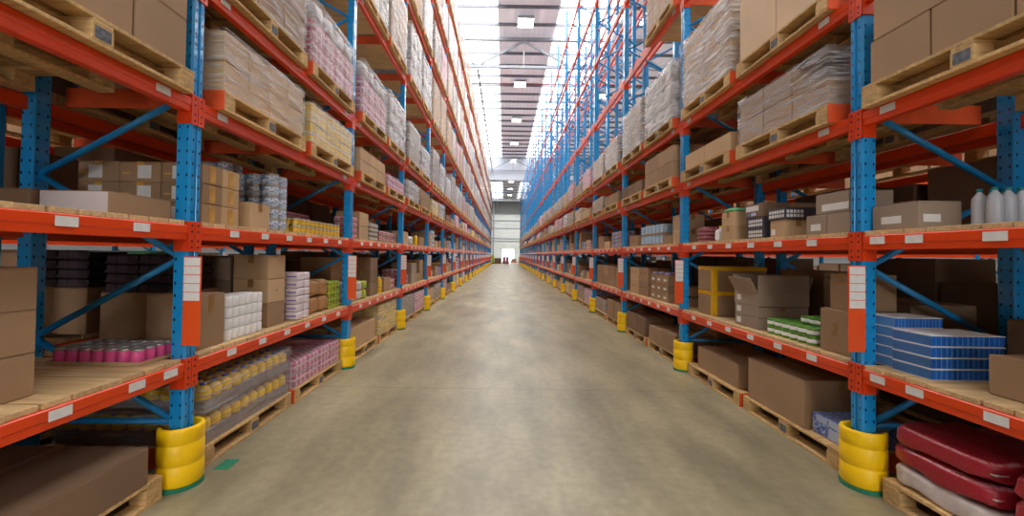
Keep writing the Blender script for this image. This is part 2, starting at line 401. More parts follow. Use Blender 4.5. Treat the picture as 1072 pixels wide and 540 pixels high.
# ------------------------------------------------------------------ racking templates
def post_mesh(h, m, inside):
    """rounded C section with a groove down the aisle face; aisle face at x = 0, body towards -x (or mirrored)"""
    pr = [(-.09, -.042), (-.084, -.05), (-.012, -.05), (0, -.04), (0, -.012), (-.010, -.008), (-.010, .008), (0, .012), (0, .04), (-.012, .05), (-.084, .05), (-.09, .042)]
    if inside: pr = [(-.09 - x, y) for x, y in pr][::-1]
    return MB().prism(pr, .008, h, m).mesh()
def brace_nodes(h):
    out, z, k = [], .39, 0
    while z + .52 < h:
        out.append((z, z + .52, k % 2)); z += .52; k += 1
    return out
def frame_parts(h, near, sgn, sign=True, holes=True):
    m = 'blue' if holes else 'blue_plain'
    pm = cached(('post', h, m, 0), lambda: post_mesh(h, m, False)); pi = cached(('post', h, m, 1), lambda: post_mesh(h, m, True))
    xb = -DEPTH + .09
    out = [P('post', pm), P('post', pi, (xb, 0, 0))]
    foot = cached('foot', lambda: MB().box(-.105, .015, -.075, .075, 0, .008, 'steel', .002).mesh())
    out += [P('foot_plate', foot), P('foot_plate', foot, (xb, 0, 0))]
    x0, x1 = -.075, -DEPTH + .075
    allb = MB()
    for za, zb, odd in brace_nodes(h):
        p, q = ((x0, 0, za), (x1, 0, zb)) if not odd else ((x1, 0, za), (x0, 0, zb))
        if near: out.append(P('brace', cached(('brace', round(za, 2)), lambda: MB().tube(p, q, .02, 8, 'blue_plain').mesh())))
        else: allb.bar(p, q, .04, .03, 'blue_plain')
    hor = MB().tube((x0, 0, .39), (x1, 0, .39), .02, 8, 'blue_plain')
    if near: out.append(P('brace', cached('hbrace', hor.mesh)))
    else: out.append(P('bracing', cached(('bracing', h), allb.mesh)))
    if sign:
        s = sgn
        pl = cached(('sign', s), lambda: MB().box(-.012, .1, -.006 + s * .058, .002 + s * .058 , .885, 1.44, 'sign_orange', .002).mesh())
        lb = cached(('signlabel', s), lambda: MB().box(-.006, .094, -.0085 + s * .058 if s < 0 else .058, .058 * s + .0045 if s > 0 else -.058, 0, .05, 'white').mesh())
        out.append(P('location_sign', pl, subs=[P('label', lb, (0, 0, 1.165 + .0545 * i), label='white blank label') for i in range(5)], label='orange flag sign with five white labels'))
    return out

def beam_parts(lv, near, extra=None):
    """beam centred on its bay; aisle face at x = 0"""
    L = BAY / 2 - .052
    prof = [(0, -BH), (0, 0), (-.034, 0), (-.034, -.03), (-.05, -.03), (-.05, -BH)]
    prof = [(-.002, -BH), (.0, -BH + .004), (0, -.055), (.0055, -.048), (.0055, -.006), (0, 0), (-.045, 0), (-.05, -.006), (-.05, -BH)]
    bm = cached('beam', lambda: MB().prism_y(prof[::-1], -L, L, 'orange').mesh())
    if not near: return bm
    out = [P('rail', bm)]
    for e in (-1, 1):
        def con(e=e):
            b = MB(); y = e * (BAY / 2 - .05)
            ya, yb = sorted((y - e * .007, y - e * .0012)); b.box(-.085, .008, ya, yb, -.165, .025, 'orange_dark', .001)
            ya, yb = sorted((y - e * .007, e * (BAY / 2 - .002))); b.box(.0015, .008, ya, yb, -.165, .025, 'orange_dark', .001)
            for z in (-.14, -.1, -.04, .0):
                b.tube((.007, e * (BAY / 2 - .026), z), (.0095, e * (BAY / 2 - .026), z), .007, 8, 'ink')
            return b.mesh()
        out.append(P('connector', cached(('con', e), con)))
    st = cached('sticker', lambda: MB().box(.006, .0075, -.05, .05, -.058, -.012, 'white').mesh())
    ys = [-.96 + .385 * i for i in range(6)] if lv in (1, 2) else [-1.12, 1.08]
    if extra is not None: ys.append(extra)
    out += [P('label', st, (0, y, -.001 * (i % 2)), label='white sticker') for i, y in enumerate(ys)]
    return out

def deck_mesh():
    b = MB(); n = 20; w = (BAY - .124) / n
    for i in range(n):
        y = -BAY / 2 + .062 + i * w
        b.box(-DEPTH + .004 - .006 * (i % 3), -.001 - .012 * ((i * 7) % 4) * .25, y + .002, y + w - .003 - .004 * ((i * 5) % 3), .0005, .028, 'deckwood', .002)
    return b.mesh()

PW, PL, PH = 1.08, 1.15, .138
def pallet_parts(level):
    """pallet centred in plan; its painted end faces -y"""
    top = MB()
    for i in range(7):
        x = -PW / 2 + i * (PW - .11) / 6
        top.box(x, x + .11, -PL / 2, PL / 2, PH - .02, PH, 'wood', .002)
    for y in (-PL / 2, -.05, PL / 2 - .1): top.box(-PW / 2, PW / 2, y, y + .1, PH - .04, PH - .0203, 'wood', .001)
    blk = lambda: MB().box(-.05, .05, -.055, .055, .0205, PH - .0405, 'wood', .002).mesh()
    brd = lambda: MB().box(-.05, .05, -PL / 2, PL / 2, 0, .02, 'wood', .002).mesh()
    stc = lambda: MB().box(-.0515, .0515, -.04, .04, .03, PH - .05, 'stencil').mesh()
    end = lambda: MB().box(-PW / 2, PW / 2, -PL / 2 - .012, -PL / 2 - .0005, .0, PH - .004, 'pal_orange', .002).mesh()
    if level:
        out = [P('top_deck', cached('ptop', top.mesh))]
        for i, x in enumerate((-PW / 2 + .05, 0, PW / 2 - .05)):
            out.append(P('bottom_board', cached('pbrd', brd), (x, 0, 0)))
            for j, y in enumerate((-PL / 2 + .055, 0, PL / 2 - .055)):
                out.append(P('block', cached('pblk', blk), (x, y, 0), subs=[P('stencil', cached('pstc', stc))] if j == 1 and i != 1 else []))
        out.append(P('painted_end', cached('pend', end), label='orange-painted pallet end'))
        return out
    def one():
        b = MB()
        b.box(-PW / 2, PW / 2, -PL / 2, PL / 2, PH - .036, PH, 'wood')
        for x in (-PW / 2 + .05, PW / 2 - .05):
            b.box(x - .05, x + .05, -PL / 2, PL / 2, 0, .02, 'wood')
            for y in (-PL / 2 + .055, 0, PL / 2 - .055): b.box(x - .05, x + .05, y - .055, y + .055, .0203, PH - .0363, 'wood')
        return b.mesh()
    return [P('deck_and_blocks', cached('pone', one)), P('painted_end', cached('pend', end), label='orange-painted pallet end')]
PAL2, PAL1 = pallet_parts(1), pallet_parts(0)

def guard_parts():
    def shell():
        b = MB(); k = b.mi('yellow'); n = 22; a0, a1 = -2.45, 2.45
        prof = [(.098, .025), (.118, .025), (.124, .035), (.124, .14), (.118, .149), (.118, .154), (.124, .163), (.124, .268), (.118, .277), (.118, .282), (.124, .291), (.124, .365), (.119, .377), (.105, .38), (.098, .372)]
        q = len(prof)
        for i in range(n + 1):
            a = a0 + (a1 - a0) * i / n
            for r, z in prof: b.v.append((r * math.cos(a), r * math.sin(a), z))
        for i in range(n):
            for j in range(q):
                jj = (j + 1) % q; b.face((i * q + j, (i + 1) * q + j, (i + 1) * q + jj, i * q + jj), k, j not in (1, 12))
        b.face([j for j in range(q)], k); b.face([n * q + j for j in range(q)][::-1], k)
        return b.mesh()
    def ring():
        b = MB(); k = b.mi('teal'); n = 22; prof = [(.097, 0), (.127, 0), (.127, .0245), (.097, .0245)]
        for i in range(n + 1):
            a = -2.45 + 4.9 * i / n
            for r, z in prof: b.v.append((r * math.cos(a), r * math.sin(a), z))
        for i in range(n):
            for j in range(4):
                jj = (j + 1) % 4; b.face((i * 4 + j, (i + 1) * 4 + j, (i + 1) * 4 + jj, i * 4 + jj), k)
        b.face((0, 1, 2, 3), k); b.face([n * 4 + j for j in (3, 2, 1, 0)], k)
        return b.mesh()
    return [P('shell', shell()), P('base_ring', ring(), label='dark green base')]
GUARD = guard_parts()
# ------------------------------------------------------------------ goods templates
def carton_parts(dx, dy, dz, m='card', tape='tape', seam='y', labels=(), detail=True):
    """closed carton: body, two lid flaps that leave a seam, tape over the seam, paper labels. LABELS: (face, u, v, w, h, material); face in -y, +x, -x; u along the face, v up, from its middle"""
    body = box_mesh(dx, dy, dz - .004, m, .005)
    if not detail: return body
    out = [P('body', body)]
    if seam == 'y':
        f = box_mesh(dx / 2 - .003, dy - .004, .0035, m, .0008)
        out += [P('flap', f, (-dx / 4, 0, dz - .0039)), P('flap', f, (dx / 4, 0, dz - .0039))]
        if tape: out.append(P('packing_tape', cached(('tp', round(dx, 3), round(dy, 3), round(dz, 3), tape, 'y'), lambda: MB().box(-.025, .025, -dy / 2 - .0006, dy / 2 + .0006, dz - .0002, dz + .0006, tape).box(-.025, .025, -dy / 2 - .0008, -dy / 2 + .0002, dz - min(.07, dz * .4), dz + .0004, tape).mesh())))
    else:
        f = box_mesh(dx - .004, dy / 2 - .003, .0035, m, .0008)
        out += [P('flap', f, (0, -dy / 4, dz - .0039)), P('flap', f, (0, dy / 4, dz - .0039))]
        if tape: out.append(P('packing_tape', cached(('tp', round(dx, 3), round(dy, 3), round(dz, 3), tape, 'x'), lambda: MB().box(-dx / 2 - .0006, dx / 2 + .0006, -.025, .025, dz - .0002, dz + .0006, tape)
                              .box(-dx / 2 - .0008, -dx / 2 + .0002, -.025, .025, dz - min(.07, dz * .4), dz + .0004, tape).box(dx / 2 - .0002, dx / 2 + .0008, -.025, .025, dz - min(.07, dz * .4), dz + .0004, tape).mesh())))
    for (face, u, v, w, h, lm) in labels:
        t = .0012
        if face == '-y': bm = MB().box(u - w / 2, u + w / 2, -dy / 2 - t, -dy / 2 + .0004, dz / 2 + v - h / 2, dz / 2 + v + h / 2, lm)
        elif face == '+x': bm = MB().box(dx / 2 - .0004, dx / 2 + t, u - w / 2, u + w / 2, dz / 2 + v - h / 2, dz / 2 + v + h / 2, lm)
        else: bm = MB().box(-dx / 2 - t, -dx / 2 + .0004, u - w / 2, u + w / 2, dz / 2 + v - h / 2, dz / 2 + v + h / 2, lm)
        out.append(P('label' if lm == 'white' else 'printed_mark', bm.mesh(), label='white paper label' if lm == 'white' else None))
    return out

def place_box(row, a0, a1, y0, y1, z, h, label, m='card', tape='tape', seam='y', labels=(), detail=True, name='carton', cat='box', group=None, w=1.):
    """a carton between a0..a1 (into the rack from its aisle face) and y0..y1"""
    dx, dy = a1 - a0, y1 - y0
    put(name, carton_parts(dx, dy, h, m, tape, seam, labels, detail), (X(row, (a0 + a1) / 2), (y0 + y1) / 2, z), 0, label, cat, group, box_mesh(dx, dy, h, m, 0.), w)

AIS = {'L': '+x', 'R': '-x'}
def tin_parts(r, h, lab, two=True, cap='tin', n=14, b0=.12, b1=.85):
    body = cached(('tin', r, h, cap, n), lambda: MB().lathe([(r * .96, 0), (r, .003), (r, h - .006), (r * 1.015, h - .005), (r * 1.015, h - .001), (r * .93, h), (r * .9, h - .004)], n, cap).mesh())
    band = cached(('band', r, h, lab, n, b0), lambda: MB().lathe([(r * 1.001, h * b0), (r * 1.012, h * b0 + .001), (r * 1.012, h * b1 - .001), (r * 1.001, h * b1)], n, lab).mesh())
    return [P('body', body), P('label_band', band)]
def roll_parts(r, h):
    b = cached(('roll', r, h), lambda: MB().lathe([(r * .84, 0), (r * .96, .004), (r, .011), (r, h - .011), (r * .96, h - .004), (r * .84, h), (r * .3, h), (r * .28, h - .01)], 16, 'wht').mesh())
    c = cached(('core', r, h), lambda: MB().lathe([(r * .27, h - .0098), (r * .27, h - .002), (r * .2, h - .002)], 10, 'card').mesh())
    return [P('paper', b), P('core', c)]
def bottle_parts(r, h, body, cap, lab=None, n=12):
    b = cached(('bot', r, h, body, n), lambda: MB().lathe([(r * .9, 0), (r, .006), (r, h * .68), (r * .92, h * .76), (r * .5, h * .86), (r * .34, h * .9), (r * .34, h * .92)], n, body).mesh())
    c = cached(('bcap', r, h, cap, n), lambda: MB().lathe([(r * .4, h * .9201), (r * .42, h * .925), (r * .42, h * .99), (r * .36, h)], n, cap).mesh())
    out = [P('body', b), P('cap', c)]
    if lab: out.append(P('label_band', cached(('blab', r, h, lab, n), lambda: MB().lathe([(r * 1.001, h * .2), (r * 1.012, h * .21), (r * 1.012, h * .58), (r * 1.001, h * .59)], n, lab).mesh())))
    return out
def pack_parts(dx, dy, dz, m, tray='card'):
    """shrink pack: printed goods over a low cardboard tray"""
    t = min(.03, dz * .3)
    return [P('goods', box_mesh(dx - .008, dy - .008, dz - .002, m, .012)),
            P('tray', cached(('tray', round(dx, 3), round(dy, 3), t, tray), lambda: MB().box(-dx / 2, dx / 2, -dy / 2, -dy / 2 + .003, .0005, t, tray).box(-dx / 2, dx / 2, dy / 2 - .003, dy / 2, .0005, t, tray)
                             .box(-dx / 2, -dx / 2 + .003, -dy / 2 + .003, dy / 2 - .003, .0005, t, tray).box(dx / 2 - .003, dx / 2, -dy / 2 + .003, dy / 2 - .003, .0005, t, tray).mesh()))]
def soft_mesh(dx, dy, dz, m, seed, amp=.012, n=8, e=5.):
    """pillow-like sack: rounded box with crumples"""
    def make():
        b = MB(); k = b.mi(m); idx = {}
        def vid(p):
            key = tuple(round(c, 4) for c in p)
            if key not in idx:
                q = Vector(p)                          # in [-1,1]^3
                ln = (abs(q.x) ** e + abs(q.y) ** e + abs(q.z) ** e) ** (1 / e)
                d = q / ln
                w = Vector((d.x * dx / 2, d.y * dy / 2, d.z * dz / 2 + dz / 2))
                nn = noise.noise_vector(w * 9 + Vector((seed * 7.3, 0, 0))) * amp
                w = w + nn
                w.z = min(max(w.z, 0.0005), dz)
                w.x = min(max(w.x, -dx / 2), dx / 2); w.y = min(max(w.y, -dy / 2), dy / 2)
                idx[key] = len(b.v); b.v.append(tuple(w))
            return idx[key]
        for ax in range(3):
            for s in (-1, 1):
                for i in range(n):
                    for j in range(n):
                        q = []
                        for (di, dj) in ((0, 0), (1, 0), (1, 1), (0, 1)):
                            p = [0, 0, 0]; p[ax] = s; p[(ax + 1) % 3] = -1 + 2 * (i + di) / n; p[(ax + 2) % 3] = -1 + 2 * (j + dj) / n
                            q.append(vid(p))
                        b.face(q if s > 0 else q[::-1], k, True)
        return b.mesh()
    return cached(('soft', round(dx, 3), round(dy, 3), round(dz, 3), m, seed, e), make)
def film_mesh(variant, m, shrink=0.):
    """unit wrap 1 x 1 x 1 standing on z = 0; wavy, a little domed on top"""
    def make():
        b = MB(); k = b.mi(m); idx = {}; n = 9
        def vid(p):
            key = tuple(round(c, 4) for c in p)
            if key not in idx:
                q = Vector(p); d = Vector((q.x ** 3, q.y ** 3, max(q.z, 0) ** 3))
                a = noise.noise(q * 2.1 + Vector((variant * 9.1, 0, 0))) * .5 + noise.noise(Vector((q.x * 3, q.y * 3, q.z * 9)) + Vector((variant * 3.7, 0, 0))) * .5
                w = q * .5 + d * (.006 + .010 * a) + Vector((0, 0, .5))
                if q.z > .99: w.z += .02 * a
                idx[key] = len(b.v); b.v.append((w.x, w.y, max(w.z, .002)))
            return idx[key]
        for ax in range(3):
            for s in (-1, 1):
                if ax == 2 and s < 0: continue
                for i in range(n):
                    for j in range(n):
                        q = []
                        for (di, dj) in ((0, 0), (1, 0), (1, 1), (0, 1)):
                            p = [0, 0, 0]; p[ax] = s; p[(ax + 1) % 3] = -1 + 2 * (i + di) / n; p[(ax + 2) % 3] = -1 + 2 * (j + dj) / n
                            q.append(vid(p))
                        b.face(q if s > 0 else q[::-1], k, True)
        return b.mesh()
    return cached(('film', variant, m), make)

STYLE = {   # carton material, film, (nx, ny, nz), look
    'beige': ('card_l', 'film', (2, 4, 2), 'beige cartons under clear wrap'),
    'brown': ('card', 'film', (2, 3, 2), 'brown cartons under clear wrap'),
    'white': ('bagw', 'film_w', (2, 3, 3), 'white bags under milky wrap'),
    'grey': ('card_g', 'film_w', (2, 2, 2), 'greyish boxes under milky wrap'),
    'red': ('redpack', 'film', (2, 4, 3), 'maroon and white packs under wrap'),
    'pink': ('pinkpack', 'film', (2, 4, 2), 'pink and white packs under wrap'),
    'yellow': ('yelpk', 'film', (2, 3, 2), 'yellow and white packs under wrap'),
    'tall': ('card_l', 'film_w', (1, 2, 2), 'tall pale boxes under milky wrap'),
    'plum': ('card_d', 'film', (2, 3, 2), 'dark brown cartons under clear wrap'),
}
def load_parts(style, h, dx=1.02, dy=1.1, near=True, var=0, top=None):
    m, fm, (nx, ny, nz), _ = STYLE[style]
    out = []
    if near:
        cx, cy, cz = dx / nx, dy / ny, h / nz
        for k in range(nz):
            for j in range(ny):
                for i in range(nx):
                    if top and (j, k) in top: continue
                    mm = m
                    if style == 'red' and k == nz - 1: mm = 'bagw'
                    if m == 'bagw' or mm == 'bagw': me = soft_mesh(cx - .006, cy - .006, cz - .003, 'bagw', (i + j + k) % 3)
                    else: me = box_mesh(cx - .006, cy - .006, cz - .002, mm, .008)
                    out.append(P('inner_bag' if mm == 'bagw' else 'inner_box', me, (-dx / 2 + cx * (i + .5), -dy / 2 + cy * (j + .5), cz * k + .001)))
    else:
        def one():
            b = MB(); cy, cz = dy / ny, h / nz
            for k in range(nz):
                for j in range(ny):
                    b.box(-dx / 2 + .004, dx / 2 - .004, -dy / 2 + cy * j + .004, -dy / 2 + cy * (j + 1) - .004, cz * k + .001, cz * (k + 1) - .001, m, .012)
            return b.mesh()
        out.append(P('goods', cached(('ldone', style, round(h, 2), dx, dy), one)))
    out.append(P('stretch_film', film_mesh(var % 4, fm), (0, 0, 0), scale=(dx + .008, dy + .008, h + .006), label='clear stretch film' if fm == 'film' else 'milky stretch film'))
    return out

# ------------------------------------------------------------------ setting
def struct(name, b, mats=None):
    o = bpy.data.objects.new(name, b.mesh(name)); COL.objects.link(o); o['kind'] = 'structure'
    return o
XW0, XW1, YB, YF, ZR = -24., 26., -15., 96., 14.
struct('floor', MB().box(XW0, XW1, YB, YF, -.2, 0, 'floor'))
b = MB()      # roof sheets between the rows of rooflights
strips = [(-13.6, -10.2), (-3.8, -.5), (2.65, 6.0), (12.5, 15.9)]
panes = [(-13., -4.), (7., 53.), (71., 92.)]
xs = [XW0] + [v for s in strips for v in s] + [XW1]
for i in range(0, len(xs), 2): b.sheet(xs[i], xs[i + 1], YB, YF, ZR, 'roof')
for s in strips:
    ys = [YB] + [v for p in panes for v in p] + [YF]
    for i in range(0, len(ys), 2): b.sheet(s[0], s[1], ys[i], ys[i + 1], ZR, 'roof')
struct('ceiling', b)
n = 1
for s in strips:
    for p in panes:
        struct(f'window_{n}', MB().box(s[0], s[1], p[0], p[1], ZR + .02, ZR + .06, 'sky_pane')); n += 1
struct('trim_fascia', MB().box(XW0, XW1, 52.3, 52.4, 11.0, ZR, 'fascia'))
wall = MB()
DX0, DX1, DZ = -.5, 2.2, 2.7
wall.box(XW0, DX0, YF, YF + .2, 0, 11., 'wall').box(DX1, XW1, YF, YF + .2, 0, 11., 'wall').box(DX0, DX1, YF, YF + .2, DZ, 11., 'wall').box(XW0, XW1, YF, YF + .2, 11.0, ZR, 'dark')
struct('wall_back', wall)
struct('door_1', MB().box(DX0, DX1, YF + .1, YF + .14, 0, DZ, 'door_light'))
b = MB()
for x in (DX0 - .12, DX1): b.box(x, x + .12, YF - .06, YF - .001, 0, DZ + .12, 'girder')
b.box(DX0, DX1, YF - .06, YF - .001, DZ, DZ + .12, 'girder'); struct('trim_door', b)
BX0, BX1, BZ = -2.2, 2.6, 4.6      # loading door behind the camera, open to the daylight
struct('wall_front', MB().box(XW0, BX0, YB - .2, YB, 0, ZR, 'sidewall').box(BX1, XW1, YB - .2, YB, 0, ZR, 'sidewall').box(BX0, BX1, YB - .2, YB, BZ, ZR, 'sidewall'))
struct('door_2', MB().box(BX0, BX1, YB - .14, YB - .1, 0, BZ, 'door_light'))
b = MB()
for x in (BX0 - .14, BX1): b.box(x, x + .14, YB + .001, YB + .07, 0, BZ + .14, 'girder')
b.box(BX0, BX1, YB + .001, YB + .07, BZ, BZ + .14, 'girder'); struct('trim_loading_door', b)
struct('wall_left', MB().box(XW0 - .2, XW0, YB, YF, 0, ZR, 'sidewall'))
struct('wall_right', MB().box(XW1, XW1 + .2, YB, YF, 0, ZR, 'sidewall'))
for i, z in enumerate((4.6, 5.2, 7.6, 9.4, 10.9)):
    put('wall_rail', MB().box(XW0 + .1, XW1 - .1, -.12, 0, -.09, .09, 'girder', .01).mesh(), (0, YF - .002, z), 0, f'grey steel rail across the far end wall, {nth(i + 1)} up from the floor', 'wall rail', 'rails on the far wall')
for i, x in enumerate((-8.5, -2.6, 5.6, 11.5)):
    put('wall_column', MB().box(-.15, .15, -.3, 0, 0, ZR - .3, 'girder', .01).mesh(), (x, YF - .125, 0), 0, f'grey steel column against the far end wall, {nth(i + 1)} from the left', 'column', 'columns on the far wall')
# roof steel
def truss():
    out = []; zb, zt = 12.15, 13.75
    out.append(P('top_chord', MB().box(-22.5, 24.5, -.07, .07, zt - .09, zt + .09, 'girder', .01).mesh()))
    out.append(P('bottom_chord', MB().box(-22.5, 24.5, -.07, .07, zb - .08, zb + .08, 'girder', .01).mesh()))
    for i in range(-4, 5):
        x = .95 + i * 5.2
        for s in (-1, 1): out.append(P('web_bar', cached(('web', i, s), lambda: MB().bar((x, 0, zt - .09), (x + s * 2.6, 0, zb + .08), .14, .1, 'girder').mesh())))
        out.append(P('web_post', cached(('webp', i), lambda: MB().box(x - .04, x + .04, -.04, .04, zb + .08, zt - .09, 'girder').mesh())))
    return out
TR = truss()
for i, y in enumerate((-5.5, 23.2, 51.9, 80.6)):
    if i == 0: continue
    put('ceiling_truss', TR, (0, y, 0), 0, f'grey steel roof truss crossing above the aisle, {nth(i)} from the camera', 'roof truss', 'roof trusses')
pm = MB().box(XW0 + .2, XW1 - .2, -.035, .035, ZR - .16, ZR - .001, 'purlin', .004).mesh()
for i in range(48):
    y = 18.8 + 1.6 * i
    put('purlin', pm, (0, y, 0), 0, f'thin dark roof purlin under the ceiling sheets, {nth(i + 1)} from the camera', 'purlin', 'purlins under the roof')
tie = MB().box(-.05, .05, 23.3, 94, 12.23, 12.33, 'girder').mesh()
for i, x in enumerate((-1.65, 3.55)):
    put('ceiling_tie', MB().box(-.05, .05, 0, 72, 0, .1, 'purlin').mesh(), (x, 23.3, 11.968), 0, f'long grey tie bar running above the aisle under the {("left", "right")[i]} rooflight', 'tie bar', 'roof tie bars')
put('ceiling_pipe', MB().tube((-22, 0, 0), (24, 0, 0), .04, 8, 'redpipe').mesh(), (0, 28.2, 13.3), 0, 'thin red sprinkler pipe crossing the aisle under the roof', 'pipe')
lampp = [P('housing', MB().box(-.42, .42, -.42, .42, .02, .2, 'lamp_body', .03).mesh()), P('diffuser', MB().box(-.39, .39, -.39, .39, 0, .019, 'lampglow').mesh(), label='glowing square diffuser'),
         P('hanger', MB().tube((-.3, 0, .2), (-.3, 0, .399), .012, 6, 'steel').mesh()), P('hanger', MB().tube((.3, 0, .2), (.3, 0, .399), .012, 6, 'steel').mesh())]
for i in range(13):
    y = 21.3 + 7.8 * (i - 3)
    put('high_bay_lamp', lampp, (.95, y, ZR - .4), 0, f'square glowing high-bay lamp over the aisle, {nth(i + 1)} from the camera', 'lamp', 'lamps above the aisle')
for i, (x, y) in enumerate([(-6.8, 10.4), (-6.8, 20.9), (-6.8, 31.1), (7.3, 10.4), (7.3, 20.9), (7.3, 31.1)]):
    put('high_bay_lamp', lampp, (x, y, ZR - .4), 0, f"square high-bay lamp over the {'left' if x < 0 else 'right'} neighbouring aisle, {nth(i % 3 + 1)} from the camera", 'lamp', 'lamps above the neighbouring aisles')

# ------------------------------------------------------------------ racking
FH = 11.2
GRP_ROW = {'L': 'the left rack', 'R': 'the right rack', 'LB': 'the rack behind the left one', 'RB': 'the rack behind the right one', 'LF': 'the far left rack', 'RF': 'the far right rack'}
def put_row(row, kmax, frames_h=FH, levels=(1, 2, 3, 4, 5, 6, 7, 8), kmin=0, sign=True, guards=True, w=1., back=True):
    r = 0. if SG[row] < 0 else PI
    for k in range(kmin - 1, kmax + 1):
        y = ypost(row, k)
        near = row in 'LR' and k <= 5
        sg = (-1 if SG[row] < 0 else 1)
        put('upright_frame', frame_parts(frames_h, near, sg, sign, row in 'LR' and k <= 8), (XF[row], y, 0), r,
            f"blue upright frame of {ROW[row]}, {nth(k + 1) + ' from the camera' if k >= 0 else 'level with the camera'}, perforated posts", 'rack frame', 'upright frames of ' + GRP_ROW[row], w=w)
        if guards:
            put('post_guard', GUARD, (XF[row] - SG[row] * -.045, y, 0), r, f"yellow plastic guard around foot of {ROW[row]} post, {nth(k + 1) + ' from the camera' if k >= 0 else 'level with the camera'}", 'post guard', 'yellow post guards of ' + GRP_ROW[row])
    for k in range(kmin, kmax + 1):
        y = (bay_y(row, k)[0] + bay_y(row, k)[1]) / 2
        for lv in levels:
            nr = row in 'LR' and k <= 9 or (row in 'LR' and lv <= 3 and k <= 13)
            ex = {('L', 1): 1.19, ('R', 1): -1.19, ('R', 2): -1.19}.get((row, lv)) if k == 0 else None
            put('rack_beam', beam_parts(lv, nr, ex), (XF[row], y, TOP[lv]), r, f"orange front beam, {where(row, lv, k)}", 'rack beam', 'front beams of ' + GRP_ROW[row], cached('beam', lambda: 0), w=w)
            if back and (k <= 7 or lv >= 5):
                put('rack_beam', beam_parts(lv, False), (X(row, DEPTH), y, TOP[lv]), r + PI, f"orange back beam, {where(row, lv, k)}", 'rack beam', 'back beams of ' + GRP_ROW[row], w=w * .45)
            if lv in DK:
                put('shelf_deck', cached('deck', deck_mesh), (XF[row], y, TOP[lv]), r, f"pine board deck of the {where(row, lv, k)}", 'shelf deck', 'board decks of ' + GRP_ROW[row])
put_row('L', NB); put_row('R', NB)
put_row('RB', NB, sign=False, guards=False, w=.5)
put_row('LB', 8, 5.2, (1, 2, 3, 4), sign=False, guards=False, w=.3)
put_row('RF', 14, 8.2, (1, 2, 3, 4, 5), 0, True, True, .2, False)
put_row('LF', 12, 8.2, (1, 2, 3, 4, 5), 0, True, True, .2, False)

# ------------------------------------------------------------------ pallets and their loads
PA, PB = (.165, 1.39)       # start of the two pallets of a bay behind its near post (floor), painted end included
def put_pallet(row, lv, k, slot, a0=None, w=1.):
    y0 = bay_y(row, k)[0] + ((.18, 1.395)[slot] if lv == 0 else (.17, 1.44)[slot])
    if a0 is None: a0 = .03 if lv == 0 else -.06
    z = .0 if lv == 0 else TOP[lv] + .0008
    near = (k <= 3 and lv <= 4) and row in 'LR'
    put('pallet', PAL2 if near else PAL1, (X(row, a0 + PW / 2), y0 + PL / 2, z), 0, f"wooden pallet with orange end, {where(row, lv, k)}, {('nearer', 'farther')[slot]} of two", 'pallet', 'pallets in ' + GRP_ROW[row], PAL1, w)
    return a0, y0, z + PH + .0008       # a of its aisle edge, y of its near edge, z of its top
def put_load(row, lv, k, slot, style, h, near=True, dx=1.02, dy=1.1, var=None, a0=None, dya=0., top=None, w=1.):
    a, y, z = put_pallet(row, lv, k, slot, a0, w)
    v = var if var is not None else random.randrange(4)
    put('stretch_wrapped_load', load_parts(style, h, dx, dy, near, v, top), (X(row, a + .02 + dx / 2), y + .02 + dy / 2 + dya, z), 0, f"{STYLE[style][3]}, {where(row, lv, k)}, {('nearer', 'farther')[slot]} pallet", 'wrapped load', 'wrapped loads in ' + GRP_ROW[row], load_parts(style, h, dx, dy, False, v), w)
def put_cartons(row, lv, k, slot, boxes, look, m='card', a0=None, detail=True, w=1.):
    """loose cartons on a pallet: BOXES of (a0, a1, y0, y1, z, h) measured from the pallet's aisle edge, near edge and top"""
    a, y, z = put_pallet(row, lv, k, slot, a0, w)
    for i, bx in enumerate(boxes):
        place_box(row, a + bx[0], a + bx[1], y + bx[2], y + bx[3], z + bx[4], bx[5], f"{look}, {where(row, lv, k)}, {('nearer', 'farther')[slot]} pallet", bx[6] if len(bx) > 6 else m, detail=detail, group='cartons on pallets in ' + GRP_ROW[row], w=w)
def grid(n, mth, t, h, dx=1.04, dy=1.12):
    """n x mth x t cartons filling a pallet"""
    return [(dx / n * i + .02, dx / n * (i + 1) + .018, dy / mth * j + .015, dy / mth * (j + 1) + .012, h * q + .0006 * q, h) for q in range(t) for j in range(mth) for i in range(n)]
SPECIAL = {}

# --- left rack, pallets in view near the camera
put_cartons('L', 0, 0, 1, [(.0, 1.0, .1, 1.05, 0, .21)], 'big brown flat carton with a taped top', 'card_d')
put_cartons('L', 3, 0, 1, [(.03, .5, .06, .42, 0, .30), (.03, .5, .43, .76, 0, .30), (.03, .5, .77, 1.12, 0, .30), (.03, .5, .1, .42, .3006, .25), (.03, .5, .43, .76, .3006, .25), (.03, .5, .77, 1.12, .3006, .25)], 'big plain brown carton', 'card')
put_cartons('L', 3, 0, 0, grid(2, 3, 2, .24), 'plain brown carton', 'card_d')
put_load('L', 3, 1, 0, 'beige', .43, var=0)
put_load('L', 3, 1, 1, 'yellow', .40, var=1)
put_load('L', 4, 1, 0, 'brown', .55, var=2)
put_load('L', 4, 1, 1, 'red', .66, var=3)
put_cartons('L', 4, 0, 1, grid(2, 3, 2, .24), 'plain brown carton', 'card')
put_load('L', 5, 1, 1, 'white', 1.0, var=1)
put_load('L', 5, 1, 0, 'grey', .9, var=2)
put_cartons('L', 3, 2, 0, grid(2, 3, 2, .16), 'light brown printed carton', 'card_l')
put_load('L', 3, 2, 1, 'pink', .22, var=1)
put_load('L', 4, 2, 0, 'red', .72, var=0)
put_load('L', 4, 2, 1, 'white', .8, var=1)
put_load('L', 5, 2, 0, 'white', 1.05, var=3)
put_load('L', 5, 2, 1, 'tall', 1.1, var=0)
